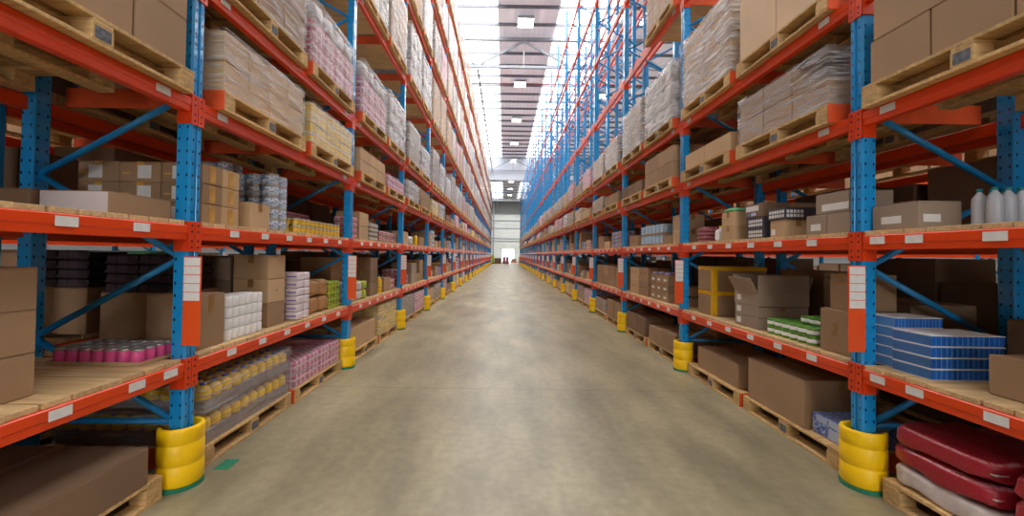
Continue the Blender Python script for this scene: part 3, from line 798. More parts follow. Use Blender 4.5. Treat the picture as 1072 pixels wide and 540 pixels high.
put_load('L', 3, 3, 0, 'white', .38, var=2)
put_cartons('L', 3, 3, 1, grid(2, 2, 2, .2), 'brown carton', 'card')
put_load('L', 4, 3, 0, 'grey', .75, var=2); put_load('L', 4, 3, 1, 'white', .6, var=0)
put_load('L', 3, 4, 0, 'yellow', .36); put_load('L', 3, 4, 1, 'white', .4)
for k in (2, 3, 4): SPECIAL['L', 3, k] = SPECIAL['L', 4, k] = SPECIAL['L', 5, k] = 1
del SPECIAL['L', 4, 4], SPECIAL['L', 5, 4], SPECIAL['L', 5, 3]
for lv in (3, 4, 5): SPECIAL['L', lv, 1] = SPECIAL['L', lv, 0] = 1

# wrapped two-tier load of yellow bottles
def bottle_load():
    out = []; dx, dy, h = 1.02, 1.1, .42; t = h / 2
    bp = bottle_parts(.043, .2, 'ylwb', 'bluecap')
    body, cap = bp[0].mesh, bp[1].mesh
    for k in range(2):
        for j in range(3):
            out.append(P('tray', box_mesh(dx - .004, dy / 3 - .004, .09, 'tray_b', .004), (0, -dy / 2 + dy / 3 * (j + .5), k * t + .0005)))
        nx, ny = 9, 10
        for i in range(nx):
            for j in range(ny):
                if not (i == nx - 1 or j == 0 or (k == 1 and i >= nx - 3)): continue
                if len([p for p in out if p.name == 'bottle']) >= 98: continue
                out.append(P('bottle', cached('halfbot', lambda: MB().lathe([(.047, .0915), (.052, .096), (.052, .145), (.048, .162), (.026, .184), (.018, .19)], 12, 'ylwb').mesh()), (-dx / 2 + dx / nx * (i + .5), -dy / 2 + dy / ny * (j + .5), k * t),
                             subs=[P('cap', cached('halfcap', lambda: MB().lathe([(.018, .1902), (.018, .205), (.015, .2085)], 10, 'bluecap').mesh()))] if k == 1 else []))
    out.append(P('stretch_film', film_mesh(2, 'film'), scale=(dx + .01, dy + .01, h + .012), label='clear stretch film'))
    return out
a, y, z = put_pallet('L', 0, 1, 0)
BL = bottle_load()
put('stretch_wrapped_load', BL, (X('L', a + .53), y + .575, z), 0, 'wrapped two-tier load of yellow-topped bottles on floor, left rack second bay', 'wrapped load')
put_load('L', 0, 1, 1, 'pink', .25, var=0)
a_, y_, z_ = .03, bay_y('L', 1)[0] + 1.395, PH + .002
put_cartons('L', 0, 2, 0, [(.03, .62, .05, 1.08, 0, .30), (.64, 1.06, .05, 1.08, 0, .24)], 'long plain brown carton', 'card_l')
put_load('L', 0, 2, 1, 'yellow', .48, var=2)
put_load('L', 0, 3, 0, 'grey', .44, var=1); put_load('L', 0, 3, 1, 'pink', .42, var=3)
for k in range(4): SPECIAL['L', 0, k] = 1
put_pallet('L', 0, 0, 0)

# --- right rack
put_cartons('R', 3, 0, 1, [(.03, .55, .76, 1.12, 0, .27), (.03, .55, .39, .75, 0, .27), (.03, .55, .02, .38, 0, .27), (.03, .55, .6, 1.1, .2706, .27), (.03, .55, .05, .59, .2706, .27)], 'big plain brown carton', 'card')
put_cartons('R', 3, 0, 0, grid(2, 2, 2, .27), 'big plain brown carton', 'card_d')
put_load('R', 3, 1, 0, 'brown', .42, var=1, top={(0, 1)})
put_cartons('R', 3, 1, 1, [(.04, .54, .05, .6, 0, .2), (.04, .54, .605, 1.1, 0, .2), (.55, 1.04, .05, .6, 0, .2), (.55, 1.04, .605, 1.1, 0, .2)], 'flat tan carton', 'card_l')
put_cartons('R', 4, 1, 0, [(.02, .52, .03, .58, 0, .62), (.02, .52, .59, 1.12, 0, .62), (.53, 1.04, .03, .58, 0, .62), (.53, 1.04, .59, 1.12, 0, .62)], 'tall plain pale carton', 'card_p')
put_load('R', 4, 1, 1, 'tall', .86, var=2)
put_load('R', 4, 2, 0, 'white', .82, var=1); put_load('R', 4, 2, 1, 'grey', .78, var=3)
put_load('R', 4, 3, 0, 'grey', .55, var=0); put_load('R', 4, 3, 1, 'tall', .5, var=1)
put_load('R', 5, 2, 0, 'beige', .7, var=1)
put_cartons('R', 3, 2, 0, grid(2, 2, 2, .22), 'brown printed carton', 'card')
put_cartons('R', 3, 2, 1, grid(2, 3, 1, .2), 'brown carton', 'card_d')
put_cartons('R', 3, 3, 0, grid(2, 3, 1, .22), 'brown carton', 'card'); put_load('R', 3, 3, 1, 'brown', .3, var=1)
for k in range(4): SPECIAL['R', 3, k] = SPECIAL['R', 4, k] = 1
put_cartons('R', 0, 1, 0, [(.02, .62, .36, 1.1, 0, .38)], 'large plain brown carton', 'card')
place_box('R', .10, .6, bay_y('R', 1)[0] + .19, bay_y('R', 1)[0] + .52, PH + .002, .15, 'flat blue and pink printed box on floor pallet beside the nearest right guard', 'bluepk', None, name='printed_box')
put_cartons('R', 0, 1, 1, [(.05, .66, .12, .98, 0, .25)], 'wide flat brown carton', 'card')
put_cartons('R', 0, 2, 0, [(.0, .55, .06, .56, 0, .26), (.0, .55, .57, 1.08, 0, .24), (.56, 1.05, .05, 1.05, 0, .38)], 'brown carton', 'card')
put_cartons('R', 0, 2, 1, [(.0, .5, .06, .5, 0, .3), (.0, .5, .53, 1.08, 0, .3)], 'brown carton', 'card_d')
put_cartons('R', 0, 3, 0, [(.0, .5, .06, .5, 0, .38), (.0, .5, .53, 1.08, 0, .38)], 'brown carton', 'card')
put_load('R', 0, 3, 1, 'brown', .3, var=0)
for k in range(4): SPECIAL['R', 0, k] = 1
# red sacks on the nearest right pallet
a, y, z = put_pallet('R', 0, 0, 1)
for q in range(3):
    for i, (ax, yy) in enumerate(((.02, .6), (.02, .02), (.54, .6))):
        put('sack', [P('bag', soft_mesh(.5, .54, .118, 'sackr' if (q, i) != (0, 0) else 'sackw', q + i, .02, 10, 6.)), P('seam', MB().box(-.22, .22, -.268, -.2, .054, .06, 'sackw').mesh())], (X('R', a + ax + .25), y + yy + .27, z + q * .119), 0,
            f"{'red' if (q, i) != (0, 0) else 'white'} printed sack stacked on floor pallet at the near right, {('bottom', 'middle', 'top')[q]} layer, {('far front', 'near front', 'rear')[i]}", 'sack', 'sacks on the near right pallet')
put_pallet('R', 0, 0, 0)

# --- the remaining bays: what stands on the floor and above
LOADS_L = ['white', 'white', 'grey', 'white', 'beige', 'white', 'red', 'grey', 'tall', 'white']
LOADS_R = ['brown', 'beige', 'grey', 'white', 'red', 'pink']
for row in ('L', 'R'):
    for k in range(0, NB + 1):
        for lv in (0, 3, 4, 5, 6, 7, 8):
            if (row, lv, k) in SPECIAL: continue
            if row == 'R' and lv >= 5: continue
            if lv >= 5 and k == 0: continue
            if lv == 6 and k < 2 or lv == 7 and k < 3 or lv == 8 and k < 4: continue
            for slot in (0, 1):
                near = k <= 4
                if lv in (0, 3) and random.random() < .4:
                    hh = random.choice((.2, .26, .3, .36) if lv == 3 else (.2, .28, .36, .42))
                    n_, m_, t_ = random.choice(((2, 2, 1), (1, 2, 1), (2, 3, 1)))
                    put_cartons(row, lv, k, slot, grid(n_, m_, t_, hh), random.choice(('brown carton', 'tan carton')), random.choice(('card', 'card_l', 'card_d')), detail=near, w=.8)
                else:
                    st = random.choice((['yellow', 'pink', 'grey', 'brown', 'white', 'red'] if lv == 0 else ['white', 'brown', 'pink', 'beige', 'yellow'] if lv == 3 else LOADS_L) if row == 'L' else (['brown', 'grey', 'yellow', 'pink'] if lv == 0 else LOADS_R))
                    hh = {0: random.uniform(.3, .5), 3: random.uniform(.26, .46), 4: random.uniform(.55, .95) if row == 'L' else random.uniform(.32, .6)}.get(lv, random.uniform(.9, 1.2))
                    put_load(row, lv, k, slot, st, round(hh, 2), near and lv <= 5)
# racks back to back with the two of the aisle: goods coloured dark for the shade between the posts
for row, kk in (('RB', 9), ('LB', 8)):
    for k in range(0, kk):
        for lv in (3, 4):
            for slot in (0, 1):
                put_cartons(row, lv, k, slot, grid(2, 2, 1, random.choice((.3, .4, .45))), 'shade-darkened brown carton', 'card_shade', detail=False, w=.3)
        for slot in (0, 1): put_cartons(row, 0, k, slot, grid(1, 2, 1, random.choice((.44, .5, .52))), 'shade-darkened brown carton', 'card_shade', detail=False, w=.3)  # floor goods added to darken the bright gaps below the decks

# ------------------------------------------------------------------ goods on the decks, placed bay by bay
def bx(row, lv, k, a0, a1, y0, y1, dz, h, look, m='card', **kw):
    """carton on a deck; y from the bay's near post, dz above the deck"""
    yb = bay_y(row, k)[0]
    if row == 'R' and k == 1: y0, y1 = y0 * .955, y1 * .955
    place_box(row, a0, a1, yb + y0, yb + y1, DK[lv] + .0008 + dz, h, f"{look}, {where(row, lv, k)}", m, group=kw.pop('group', 'cartons on the decks of ' + GRP_ROW[row]), **kw)
def multi(row, lv, k, a0, a1, y0, y1, dz, h, m, look, name='multipack', cat='multipack', w=1.):
    yb = bay_y(row, k)[0]
    if row == 'R' and k == 1: y0, y1 = y0 * .955, y1 * .955
    put(name, pack_parts(a1 - a0, y1 - y0, h, m, 'darkpk' if m == 'darkpk' else 'card'), (X(row, (a0 + a1) / 2), yb + (y0 + y1) / 2, DK[lv] + .0008 + dz), 0, f"{look}, {where(row, lv, k)}", cat, 'shrink packs on the decks of ' + GRP_ROW[row], box_mesh(a1 - a0, y1 - y0, h, m, .01), w)

# ---- left rack, nearest bay (k = 0): y measured from the post behind the camera (-0.062)
YB0 = bay_y('L', 0)[0]
def yl(v): return v - YB0
# lower deck
for i in range(3):
    bx('L', 1, 0, .16, .66, yl(1.45), yl(1.9), .196 * i, .195, f"brown carton at photo's edge, {('bottom', 'middle', 'top')[i]} of three", 'card')
put('cardboard_tray', [P('base', box_mesh(.54, .30, .006, 'card_l', .001)), P('rim', MB().box(-.27, .27, -.15, -.147, .006, .022, 'card_l').box(-.27, .27, .147, .15, .006, .022, 'card_l').box(-.27, -.267, -.147, .147, .006, .022, 'card_l').box(.267, .27, -.147, .147, .006, .022, 'card_l').mesh())],
    (X('L', .375), 2.53, DK[1] + .001), 0, 'shallow cardboard tray under the pink tins on the left lower deck', 'tray')
tp = tin_parts(.0355, .088, 'pink')
for i in range(7):
    for j in range(4):
        put('drink_tin', tp, (X('L', .375) - .2235 + .0745 * i, 2.53 - .108 + .072 * j, DK[1] + .0075), 0, f"pink tin in tray, {('front', 'second', 'third', 'back')[j]} row, {nth(7 - i)} from the aisle", 'tin', 'pink tins in the tray')
# tall cartons behind, capped with dark packs
bx('L', 1, 1, .51, 1.04, .46, .98, 0, .35, 'large plain brown carton behind the pink tins', 'card')
place_box('LB', .0 - .14, .42, Y0['L'] + .46, Y0['L'] + .98, DK[1] + .0308, .35, 'large plain brown carton farther behind the pink tins', 'card')
for q in range(4):
    for i in range(2):
        multi('L', 1, 1, .53 + i * .25, .53 + i * .25 + .245, .47, .95, .3508 + q * .071, .07, 'darkpk', f"dark plum shrink pack, {nth(q + 1)} layer up, {('front', 'rear')[i]} stack")
        put('multipack', pack_parts(.245, .48, .07, 'darkpk', 'darkpk'), (X('LB', -.01 + i * .25), Y0['L'] + .71, DK[1] + .3818 + q * .071), 0, f"dark plum shrink pack behind nearest left post, {nth(q + 1)} layer up, {('aisle side', 'far side')[i]}", 'multipack', 'dark packs behind the nearest left post')
put('carry_bag', soft_mesh(.2, .2, .03, 'mint', 2), (X('L', .9), Y0['L'] + .7, DK[1] + .637), 0, 'small green bag lying on the dark packs behind the left post', 'bag')
# upper deck
bx('L', 2, 0, .07, .43, yl(2.13), yl(2.53), 0, .116, 'shallow open-sided box with a pale lilac end', 'card', tape=None, labels=(('-y', 0, -.001, .352, .108, 'card_w'),))
bx('L', 2, 0, .45, .8, yl(2.1), yl(2.5), 0, .12, 'shallow brown carton behind the lilac-ended box', 'card_d')
for i in range(3):
    for q in range(3):
        for j in range(2):
            lb = [('-y', .03 if i % 2 else -.02, .0, .095, .09, 'white'), ('-y', -.1, -.01, .05, .012, 'mtape')] if j == 0 else []
            if i == 0: lb = lb + [('+x', .0, 0, .06, .12, 'mtape')]
            bx('L', 2, 1, .11 + i * .29, .11 + i * .29 + .286, .21 + j * .2, .21 + j * .2 + .197, q * .141, .14, f"brown taped carton of a nine-high block, {('bottom', 'middle', 'top')[q]} tier, {('aisle', 'middle', 'back')[i]} column, {('near', 'far')[j]}".replace(' of a nine-high block', ''), 'card_l' if j else 'card', tape='mtape', labels=lb)
# ---- left rack, second bay
bx('L', 1, 1, .06, .4, .12, .40, 0, .37, 'upright brown carton beside the nearest left sign', 'card', labels=(('+x', 0, .12, .05, .12, 'tape'),))
rp = roll_parts(.0375, .08)
for q in range(4):
    for j in range(6):
        for i in range(3):
            if i and j and q < 3: continue
            put('paper_roll', rp, (X('L', .10 + .077 * i), Y0['L'] + .475 + .077 * j, DK[1] + .001 + .0825 * q), 0, f"white paper roll, {('bottom', 'second', 'third', 'top')[q]} tier, {nth(j + 1)} from near end, {('aisle', 'middle', 'inner')[i]} row", 'paper roll', 'white rolls on the left lower deck')
for q in range(3):
    bx('L', 1, 1, .09, .40, 1.0, 1.28, q * .213, .212, f"tan carton in stack of three, {('bottom', 'middle', 'top')[q]}", 'card_l' if q else 'card', labels=(('+x', 0, .0, .012, .012, 'ink'),) if q == 1 else ())
    bx('L', 1, 1, .44, .80, 1.02, 1.28, q * .205, .204, f"greyish carton in rear stack of three, {('bottom', 'middle', 'top')[q]}", 'card_g')
for q in range(6):
    for i in range(2):
        for j in range(2):
            put('roll_pack', [P('wrap', soft_mesh(.128, .128, .077, 'lilac', (q + i) % 3, .004, 8, 9.)), P('print_band', cached('prb', lambda: MB().box(-.05, .05, -.0645, .0645, .03, .045, 'purple').mesh()))], (X('L', .1 + .13 * i), Y0['L'] + 1.48 + .13 * j, DK[1] + .001 + .078 * q), 0,
                f"pinkish-white roll pack, {nth(q + 1)} layer up, {('aisle', 'inner')[i]} side, {('near', 'far')[j]}", 'roll pack', 'roll packs on the left lower deck')
for q in range(2):
    for j in range(2):
        put('paper_sack', [P('bag', soft_mesh(.3, .235, .18, 'kraft', q + j, .016)), P('tie', cached('sktie', lambda: MB().box(-.1, .1, -.119, -.108, .08, .1, 'tape').mesh()))], (X('L', .22), Y0['L'] + 1.86 + .245 * j, DK[1] + .001 + .181 * q), 0, f"crumpled brown paper sack, left lower deck second bay, {('bottom', 'top')[q]} {('near', 'far')[j]}", 'sack', 'paper sacks on the left lower deck')
for q in range(4):
    for j in range(2):
        put('snack_box', pack_parts(.2, .16, .08, 'lime', 'lime'), (X('L', .18), Y0['L'] + 2.32 + .17 * j, DK[1] + .001 + .081 * q), 0, f"lime and yellow printed box, {nth(q + 1)} layer up, {('near', 'far')[j]} stack, left lower deck", 'box', 'lime boxes on the left lower deck')
bx('L', 2, 1, .09, .38, .72, 1.0, 0, .215, 'plain tan carton in front of the paint tins', 'card_l', seam='x')
pt = tin_parts(.068, .102, 'blue_lab', n=16)
for q in range(6):
    for i in range(5):
        for j in range(2):
            if q == 5 and i < 3: continue
            put('paint_tin', pt, (X('L', .16 + .142 * i), Y0['L'] + 1.12 + .142 * j, DK[2] + .002 + .1025 * q), 0, f"blue-white tin, {('bottom', 'second', 'third', 'fourth', 'fifth', 'top')[q]} tier, {nth(i + 1)} column from aisle, {('near', 'far')[j]} row", 'tin', 'blue-white tins on the left upper deck')
yt = tin_parts(.042, .072, 'yel_lab')
for q in range(2):
    for j in range(11):
        for i in range(3):
            if i and j and q == 0: continue
            put('food_tin', yt, (X('L', .10 + .087 * i), Y0['L'] + 1.47 + .098 * j, DK[2] + .001 + .0725 * q), 0, f"yellow-labelled tin, {('lower', 'upper')[q]} tier, {nth(j + 1)} from near end, {('aisle', 'middle', 'inner')[i]} row", 'tin', 'yellow tins on the left upper deck')
for q in range(4):
    for j in range(3):
        multi('L', 2, 1, .42, .66, 1.56 + .3 * j, 1.85 + .3 * j, q * .066, .065, 'maroon', f"plum shrink pack, {nth(q + 1)} layer, {('near', 'middle', 'far')[j]} stack behind yellow tins")
for q in range(2): bx('L', 2, 1, .70, .98, 1.4, 1.75, q * .13, .128, f"olive-brown carton behind the yellow tins, {('lower', 'upper')[q]}", 'card_d')
# ---- left rack, third bay
for q in range(2):
    for j in range(3):
        put('paper_sack', [P('bag', soft_mesh(.28, .2, .13, 'bagw' if j != 2 else 'lime', q + j, .012))], (X('L', .2), Y0['L'] + 2.7 + .34 + .21 * j, DK[1] + .001 + .131 * q), 0, f"{'pale' if j != 2 else 'lime green'} sack, left lower deck third bay, {('bottom', 'top')[q]}, {nth(j + 1)} from near end", 'sack', 'pale sacks on the left lower deck')
for q in range(3):
    for j in range(3):
        bx('L', 1, 2, .38, .80, .30 + j * .4, .69 + j * .4, q * .2, .198, f"brown carton behind pale sacks, tier {nth(q + 1)}, {nth(j + 1)} along", 'card')
for q in range(3): bx('L', 1, 2, .08, .36, 1.04, 1.4, q * .2, .198, f"brown carton beside the yellow bottle, tier {nth(q + 1)}", 'card_d')
put('bottle', bottle_parts(.05, .3, 'ylwb', 'bluecap', 'yel_lab'), (X('L', .12), Y0['L'] + 2.7 + 1.6, DK[1] + .001), 0, 'tall yellow bottle standing alone, left lower deck third bay', 'bottle')
bx('L', 1, 2, .08, .42, 1.78, 2.2, 0, .24, 'brown carton beyond the yellow bottle', 'card')
for q in range(2): multi('L', 1, 2, .1, .4, 2.26, 2.54, q * .1, .098, 'pinkpack', f"pink-white shrink pack, {('lower', 'upper')[q]}")
for q in range(4): multi('L', 2, 2, .08, .32, .2, .46, q * .075, .074, 'pinkpack', f"pink-white shrink pack, {nth(q + 1)} layer up")
for q in range(2): bx('L', 2, 2, .08, .42, .52, .9, q * .2, .198, f"tall brown carton, {('lower', 'upper')[q]} of two", 'card_l')
for q in range(4): multi('L', 2, 2, .08, .36, .98, 1.4, q * .07, .069, 'greypk', f"grey-green shrink pack, {nth(q + 1)} layer up")
for q in range(2):
    for j in range(4): multi('L', 2, 2, .08, .3, 1.5 + .25 * j, 1.74 + .25 * j, q * .09, .089, 'redpack', f"maroon-white shrink pack, {('lower', 'upper')[q]}, {nth(j + 1)} along")
bx('L', 2, 2, .4, .8, 1.5, 2.4, 0, .27, 'long brown carton behind the maroon-white packs', 'card_d')
# ---- left rack, fourth bay upper deck: white sack and yellow bottle
bx('L', 2, 3, .08, .5, .2, .8, 0, .26, 'pale brown carton', 'card_l')
put('paper_sack', [P('bag', soft_mesh(.4, .5, .2, 'bagw', 1, .02))], (X('L', .3), Y0['L'] + 5.4 + 1.2, DK[2] + .001), 0, 'large white slumped sack, left upper deck fourth bay', 'sack')
put('bottle', bottle_parts(.06, .26, 'ylwb', 'bluecap'), (X('L', .14), Y0['L'] + 5.4 + 1.75, DK[2] + .001), 0, 'yellow bottle beside the white sack, left upper deck fourth bay', 'bottle')
for j in range(2): bx('L', 2, 3, .08, .4, 1.95 + .3 * j, 2.23 + .3 * j, 0, .22, f"brown carton beyond the yellow bottle, {('nearer', 'farther')[j]}", 'card')

# ---- right rack, nearest bay
YR0 = bay_y('R', 0)[0]
def yr(v): return v - .083 - YR0
bx('R', 2, 0, .05, .30, yr(2.44), yr(2.74), 0, .158, 'grey-brown carton with a long white label', 'card_g', tape=None, labels=(('-x', .02, -.02, .13, .045, 'white'), ('-y', -.05, -.02, .1, .045, 'white')))
bb = bottle_parts(.033, .215, 'bottle_w', 'teal_cap')
for i in range(4):
    for j in range(2):
        put('bottle', bb, (X('R', .31 + .072 * i), 2.28 - .072 * j, DK[2] + .001), 0, f"pearl white bottle with teal cap, right upper deck, {('back', 'front')[j]} row, {nth(i + 1)} from the aisle", 'bottle', 'teal-capped bottles')
mbt = bottle_parts(.028, .2, 'maroon_b', 'bluecap')
for i in range(8):
    put('bottle', mbt, (X('R', .42 + .068 * i), 2.967, DK[2] + .001), 0, f"dark maroon bottle behind the grey-brown carton, {nth(i + 1)} from the aisle", 'bottle', 'maroon bottles')
def slim_pack(dx, dy, h, face):
    """pack of slim blue boxes side by side under a white sheet"""
    n = 14; out = []
    for i in range(n): out.append(P('slim_box', box_mesh(dx / n - .004, dy, h - .008, 'royal', .003), (-dx / 2 + dx / n * (i + .5), 0, .0025)))
    out.append(P('liner', box_mesh(dx - .004, dy - .006, h - .0095, 'skyl', .001), (0, 0, .0028)))
    out.append(P('white_sheet', box_mesh(dx, dy + .002, .0045, 'wht', .001), (0, 0, h - .005), label='white top sheet')); out.append(P('white_sheet', box_mesh(dx, dy + .002, .002, 'wht', .0005), (0, 0, .0)))
    return out
s1, s2 = slim_pack(.30, .235, .0625, 0), slim_pack(.42, .235, .0625, 0)
for q in range(5):
    put('slim_box_pack', s1, (X('R', .12 + .15), 0, 0) if False else (X('R', .125 + .15), Y0['R'] - .023, DK[1] + .001 + q * .0632), 0, f"blue pack of slim boxes behind the nearer stack, {nth(q + 1)} layer up", 'box pack', 'blue slim-box packs on the right lower deck')
for q in range(4):
    put('slim_box_pack', s2, (X('R', .09 + .21), 2.447, DK[1] + .001 + q * .0632), 0, f"blue pack of slim boxes in the nearer stack, {nth(q + 1)} layer up", 'box pack', 'blue slim-box packs on the right lower deck')
bx('R', 1, 0, .16, .5, yr(1.85), yr(2.2), 0, .2, "brown carton at the photo's right edge", 'card')
bx('R', 1, 1, .55, 1.02, .2, .9, 0, .36, 'dark brown carton behind the blue packs', 'card_d')
bx('R', 1, 0, .62, 1.02, yr(1.9), yr(2.5), 0, .34, 'grey-brown carton behind the nearer blue packs', 'card_d')
# ---- right rack, second bay, upper deck
for j in range(2):
    bx('R', 2, 1, .05, .36, .11 + .22 * j, .325 + .22 * j, 0, .148, f"lower tan carton beside the nearest post, {('nearer', 'farther')[j]}", 'card_g', labels=(('-x', 0, -.02, .1, .05, 'white'),) if j else ())
bx('R', 2, 1, .05, .36, .12, .44, .149, .15, 'tan carton with wide white tape atop two others', 'card_g', labels=(('-x', -.03, -.03, .24, .05, 'white'),))
bx('R', 2, 1, .06, .30, .82, 1.02, 0, .15, 'small tan carton under the long charcoal box', 'card_l', labels=(('-x', .05, -.03, .05, .05, 'white'),))
prn = lambda rows, n, y0, h0, s: tuple(('-x', y0 + s * i, h0 + .036 * r, s * .72, .026, 'white') for r in range(rows) for i in range(n))
bx('R', 2, 1, .05, .42, .8, 1.04, .151, .1, 'long charcoal box with white block print', 'char', tape=None, labels=tuple(('-y', -.16 + .03 * i, -.02 + .036 * r, .022, .026, 'white') for r in range(2) for i in range(5)) + prn(2, 6, -.09, -.02, .034))
for q in range(2):
    bx('R', 2, 1, .06, .36, 1.12, 1.4, q * .101, .1, f"charcoal box with white block print, {('lower', 'upper')[q]} of two", 'char', tape=None, labels=prn(2, 6, -.1, -.022, .036))
bx('R', 2, 1, .06, .62, 1.14, 1.42, .203, .13, 'brown carton with printed end atop charcoal boxes', 'card_d', labels=(('-x', .02, .02, .2, .05, 'white'), ('-x', .02, -.035, .12, .03, 'bluepk')))
for q in range(2): bx('R', 2, 1, .06, .26, 1.62, 1.88, q * .151, .15, f"tan carton, {('lower', 'upper')[q]} of two under the mint bag", 'card_l', seam='x')
put('carry_bag', soft_mesh(.2, .28, .04, 'mint', 1), (X('R', .17), Y0['R'] + 1.67, DK[2] + .304), 0, 'mint green bag lying on two tan cartons, right upper deck', 'bag')
put('jug', [P('body', MB().box(-.06, .06, -.04, .04, 0, .13, 'wht', .02).mesh()), P('neck', MB().lathe([(.03, .1305), (.02, .15), (.02, .155)], 10, 'wht').mesh()), P('cap', MB().lathe([(.024, .1552), (.024, .175), (.02, .178)], 10, 'ylwb').mesh(), label='yellow cap')],
    (X('R', .13), Y0['R'] + 1.94, DK[2] + .001), 0, 'small white jug with yellow cap between cartons, right upper deck', 'jug')
for q in range(4): multi('R', 2, 1, .06, .26, 2.2, 2.5, q * .045, .044, 'maroon', f"thin maroon shrink pack, {nth(q + 1)} layer up")
for j in range(2): bx('R', 2, 1, .5, .8, 1.9 + .33 * j, 2.2 + .33 * j, 0, .27, f"brown carton behind the maroon packs, {('nearer', 'farther')[j]}", 'card_d')
for i in range(3):
    for q in range(2): multi('R', 2, 1, .66, .86, .3 + .3 * i, .58 + .3 * i, q * .13, .128, 'maroon', f"dark maroon pack at the back, {('lower', 'upper')[q]}, {nth(i + 1)} along")
# lower deck
bx('R', 1, 1, .07, .4, .13, .42, 0, .31, 'lower brown carton beside the nearest right sign', 'card', labels=(('-x', .0, .02, .04, .1, 'tape'),))
bx('R', 1, 1, .1, .4, .14, .36, .311, .26, 'upper brown carton beside the nearest right sign', 'card', seam='x')
gt = tin_parts(.046, .066, 'wht', cap='grn_lab', b0=.3, b1=.74)
for q in range(3):
    for j in range(6):
        for i in range(3):
            if q == 2 and (j > 2 or i == 0): continue
            if q == 0 and i == 1 and 0 < j: continue
            put('food_tin', gt, (X('R', .11 + .096 * i), Y0['R'] + .52 + .096 * j, DK[1] + .001 + .0668 * q), 0, f"green and white tin, {('bottom', 'middle', 'top')[q]} tier, {nth(j + 1)} from near end, {('aisle', 'middle', 'inner')[i]} row", 'tin', 'green and white tins on the right lower deck')
for q in range(2):
    bx('R', 1, 1, .07, .55, 1.22, 1.62, q * .111, .11, f"flat carton under the open one, {('bottom', 'middle')[q]}", 'card_g', labels=(('-x', .12, 0, .07, .055, 'white'),))
# open carton with raised flaps
def open_carton(dx, dy, h, m):
    t = .005
    sh = MB().box(-dx / 2, dx / 2, -dy / 2, dy / 2, 0, t, m).box(-dx / 2, -dx / 2 + t, -dy / 2, dy / 2, t, h, m).box(dx / 2 - t, dx / 2, -dy / 2, dy / 2, t, h, m).box(-dx / 2 + t, dx / 2 - t, -dy / 2, -dy / 2 + t, t, h, m).box(-dx / 2 + t, dx / 2 - t, dy / 2 - t, dy / 2, t, h, m)
    k = lambda p0, p1, p2, p3, th: MB()
    fl = MB().box(-dx / 2, dx / 2, -.0025, .0025, 0, .17, m, .001)
    sd = MB().box(-.0025, .0025, -dy / 2 + .01, dy / 2 - .01, 0, .16, m, .001)
    return [P('body', sh.mesh()), P('flap', fl.mesh(), (0, -dy / 2 + .003, h + .0005), (-.04, 0, 0)), P('flap', fl.mesh(), (0, dy / 2 - .003, h + .0005), (-.25, 0, 0)), P('flap', sd.mesh(), (-dx / 2 + .003, 0, h + .0005), (0, -.5, 0)),
            P('flap', sd.mesh(), (dx / 2 - .003, 0, h + .0005), (0, .3, 0)), P('label', MB().box(-dx / 2 - .0012, -dx / 2 + .0004, .085, .155, .03, .085, 'white').mesh(), label='white paper label')]
put('open_carton', open_carton(.48, .4, .12, 'card_g'), (X('R', .31), Y0['R'] + 1.356, DK[1] + .0235 + .2), 0, 'open flat carton with raised flaps on top of two closed ones, right lower deck', 'box')
# two big cartons edged with yellow tape
def taped(dx, dy, h, m):
    out = carton_parts(dx, dy, h, m, None)
    for nm, a in (('top', (h - .045, h - .002)),):
        out.append(P('yellow_tape', MB().box(-dx / 2 - .001, dx / 2 + .001, -dy / 2 - .0012, -dy / 2 + .0003, a[0], a[1], 'ytape').box(-dx / 2 - .0012, -dx / 2 + .0003, -dy / 2, dy / 2, a[0], a[1], 'ytape').mesh(), label='yellow tape'))
    out.append(P('yellow_tape', MB().box(-dx / 2 - .0014, -dx / 2 + .05, -dy / 2 - .0014, -dy / 2 + .0003, 0.002, h - .046, 'ytape').box(-dx / 2 - .0014, -dx / 2 + .0003, -dy / 2, -dy / 2 + .05, .002, h - .046, 'ytape').mesh(), label='yellow tape'))
    return out
for q in range(2):
    put('carton', taped(.62, .36, .285, 'card'), (X('R', .08 + .31), Y0['R'] + 2.02 + .18, DK[1] + .001 + .286 * q), 0, f"large carton edged with yellow tape, right lower deck, {('lower', 'upper')[q]} of two", 'box', 'yellow-taped cartons', w=1.)
for q in range(2): bx('R', 1, 1, .66, 1.02, .92, 1.18, q * .25, .245, f"greyish carton at the back behind green tins, {('lower', 'upper')[q]}", 'card_g')
bx('R', 1, 1, .71, 1.02, 1.24, 1.9, 0, .56, 'tall dark brown carton behind the open one', 'card_d')
# ---- right rack, third bay
yb = bay_y('R', 2)[0]
scr = [('-y', -.12 + .028 * i, .01 * math.sin(i * 2.1), .02, .028 + .01 * math.cos(i * 3), 'ink') for i in range(9)]
bx('R', 1, 2, .12, .46, .12, .42, 0, .27, 'brown carton with black handwriting scrawl', 'card', labels=scr)
for q in range(3):
    for j in range(3):
        bx('R', 1, 2, .08, .34, .62 + .24 * j, .85 + .24 * j, q * .13, .128, f"brown carton with white label, tier {nth(q + 1)}, {nth(j + 1)} along", 'card', labels=(('-x', 0, 0, .1, .03, 'white'),))
for j in range(3): multi('R', 1, 2, .1, .34, .62 + .24 * j, .84 + .24 * j, .39, .05, 'purple', f"purple-white pack on the labelled cartons, {nth(j + 1)} along")
for q in range(2):
    for j in range(2): bx('R', 1, 2, .08, .45, 1.45 + .5 * j, 1.93 + .5 * j, q * .24, .238, f"printed brown carton, {('lower', 'upper')[q]} tier, {('nearer', 'farther')[j]}", 'card_l' if j else 'card', labels=(('-x', -.1, .03, .03, .03, 'ink'), ('-x', .1, .03, .03, .03, 'ink')))
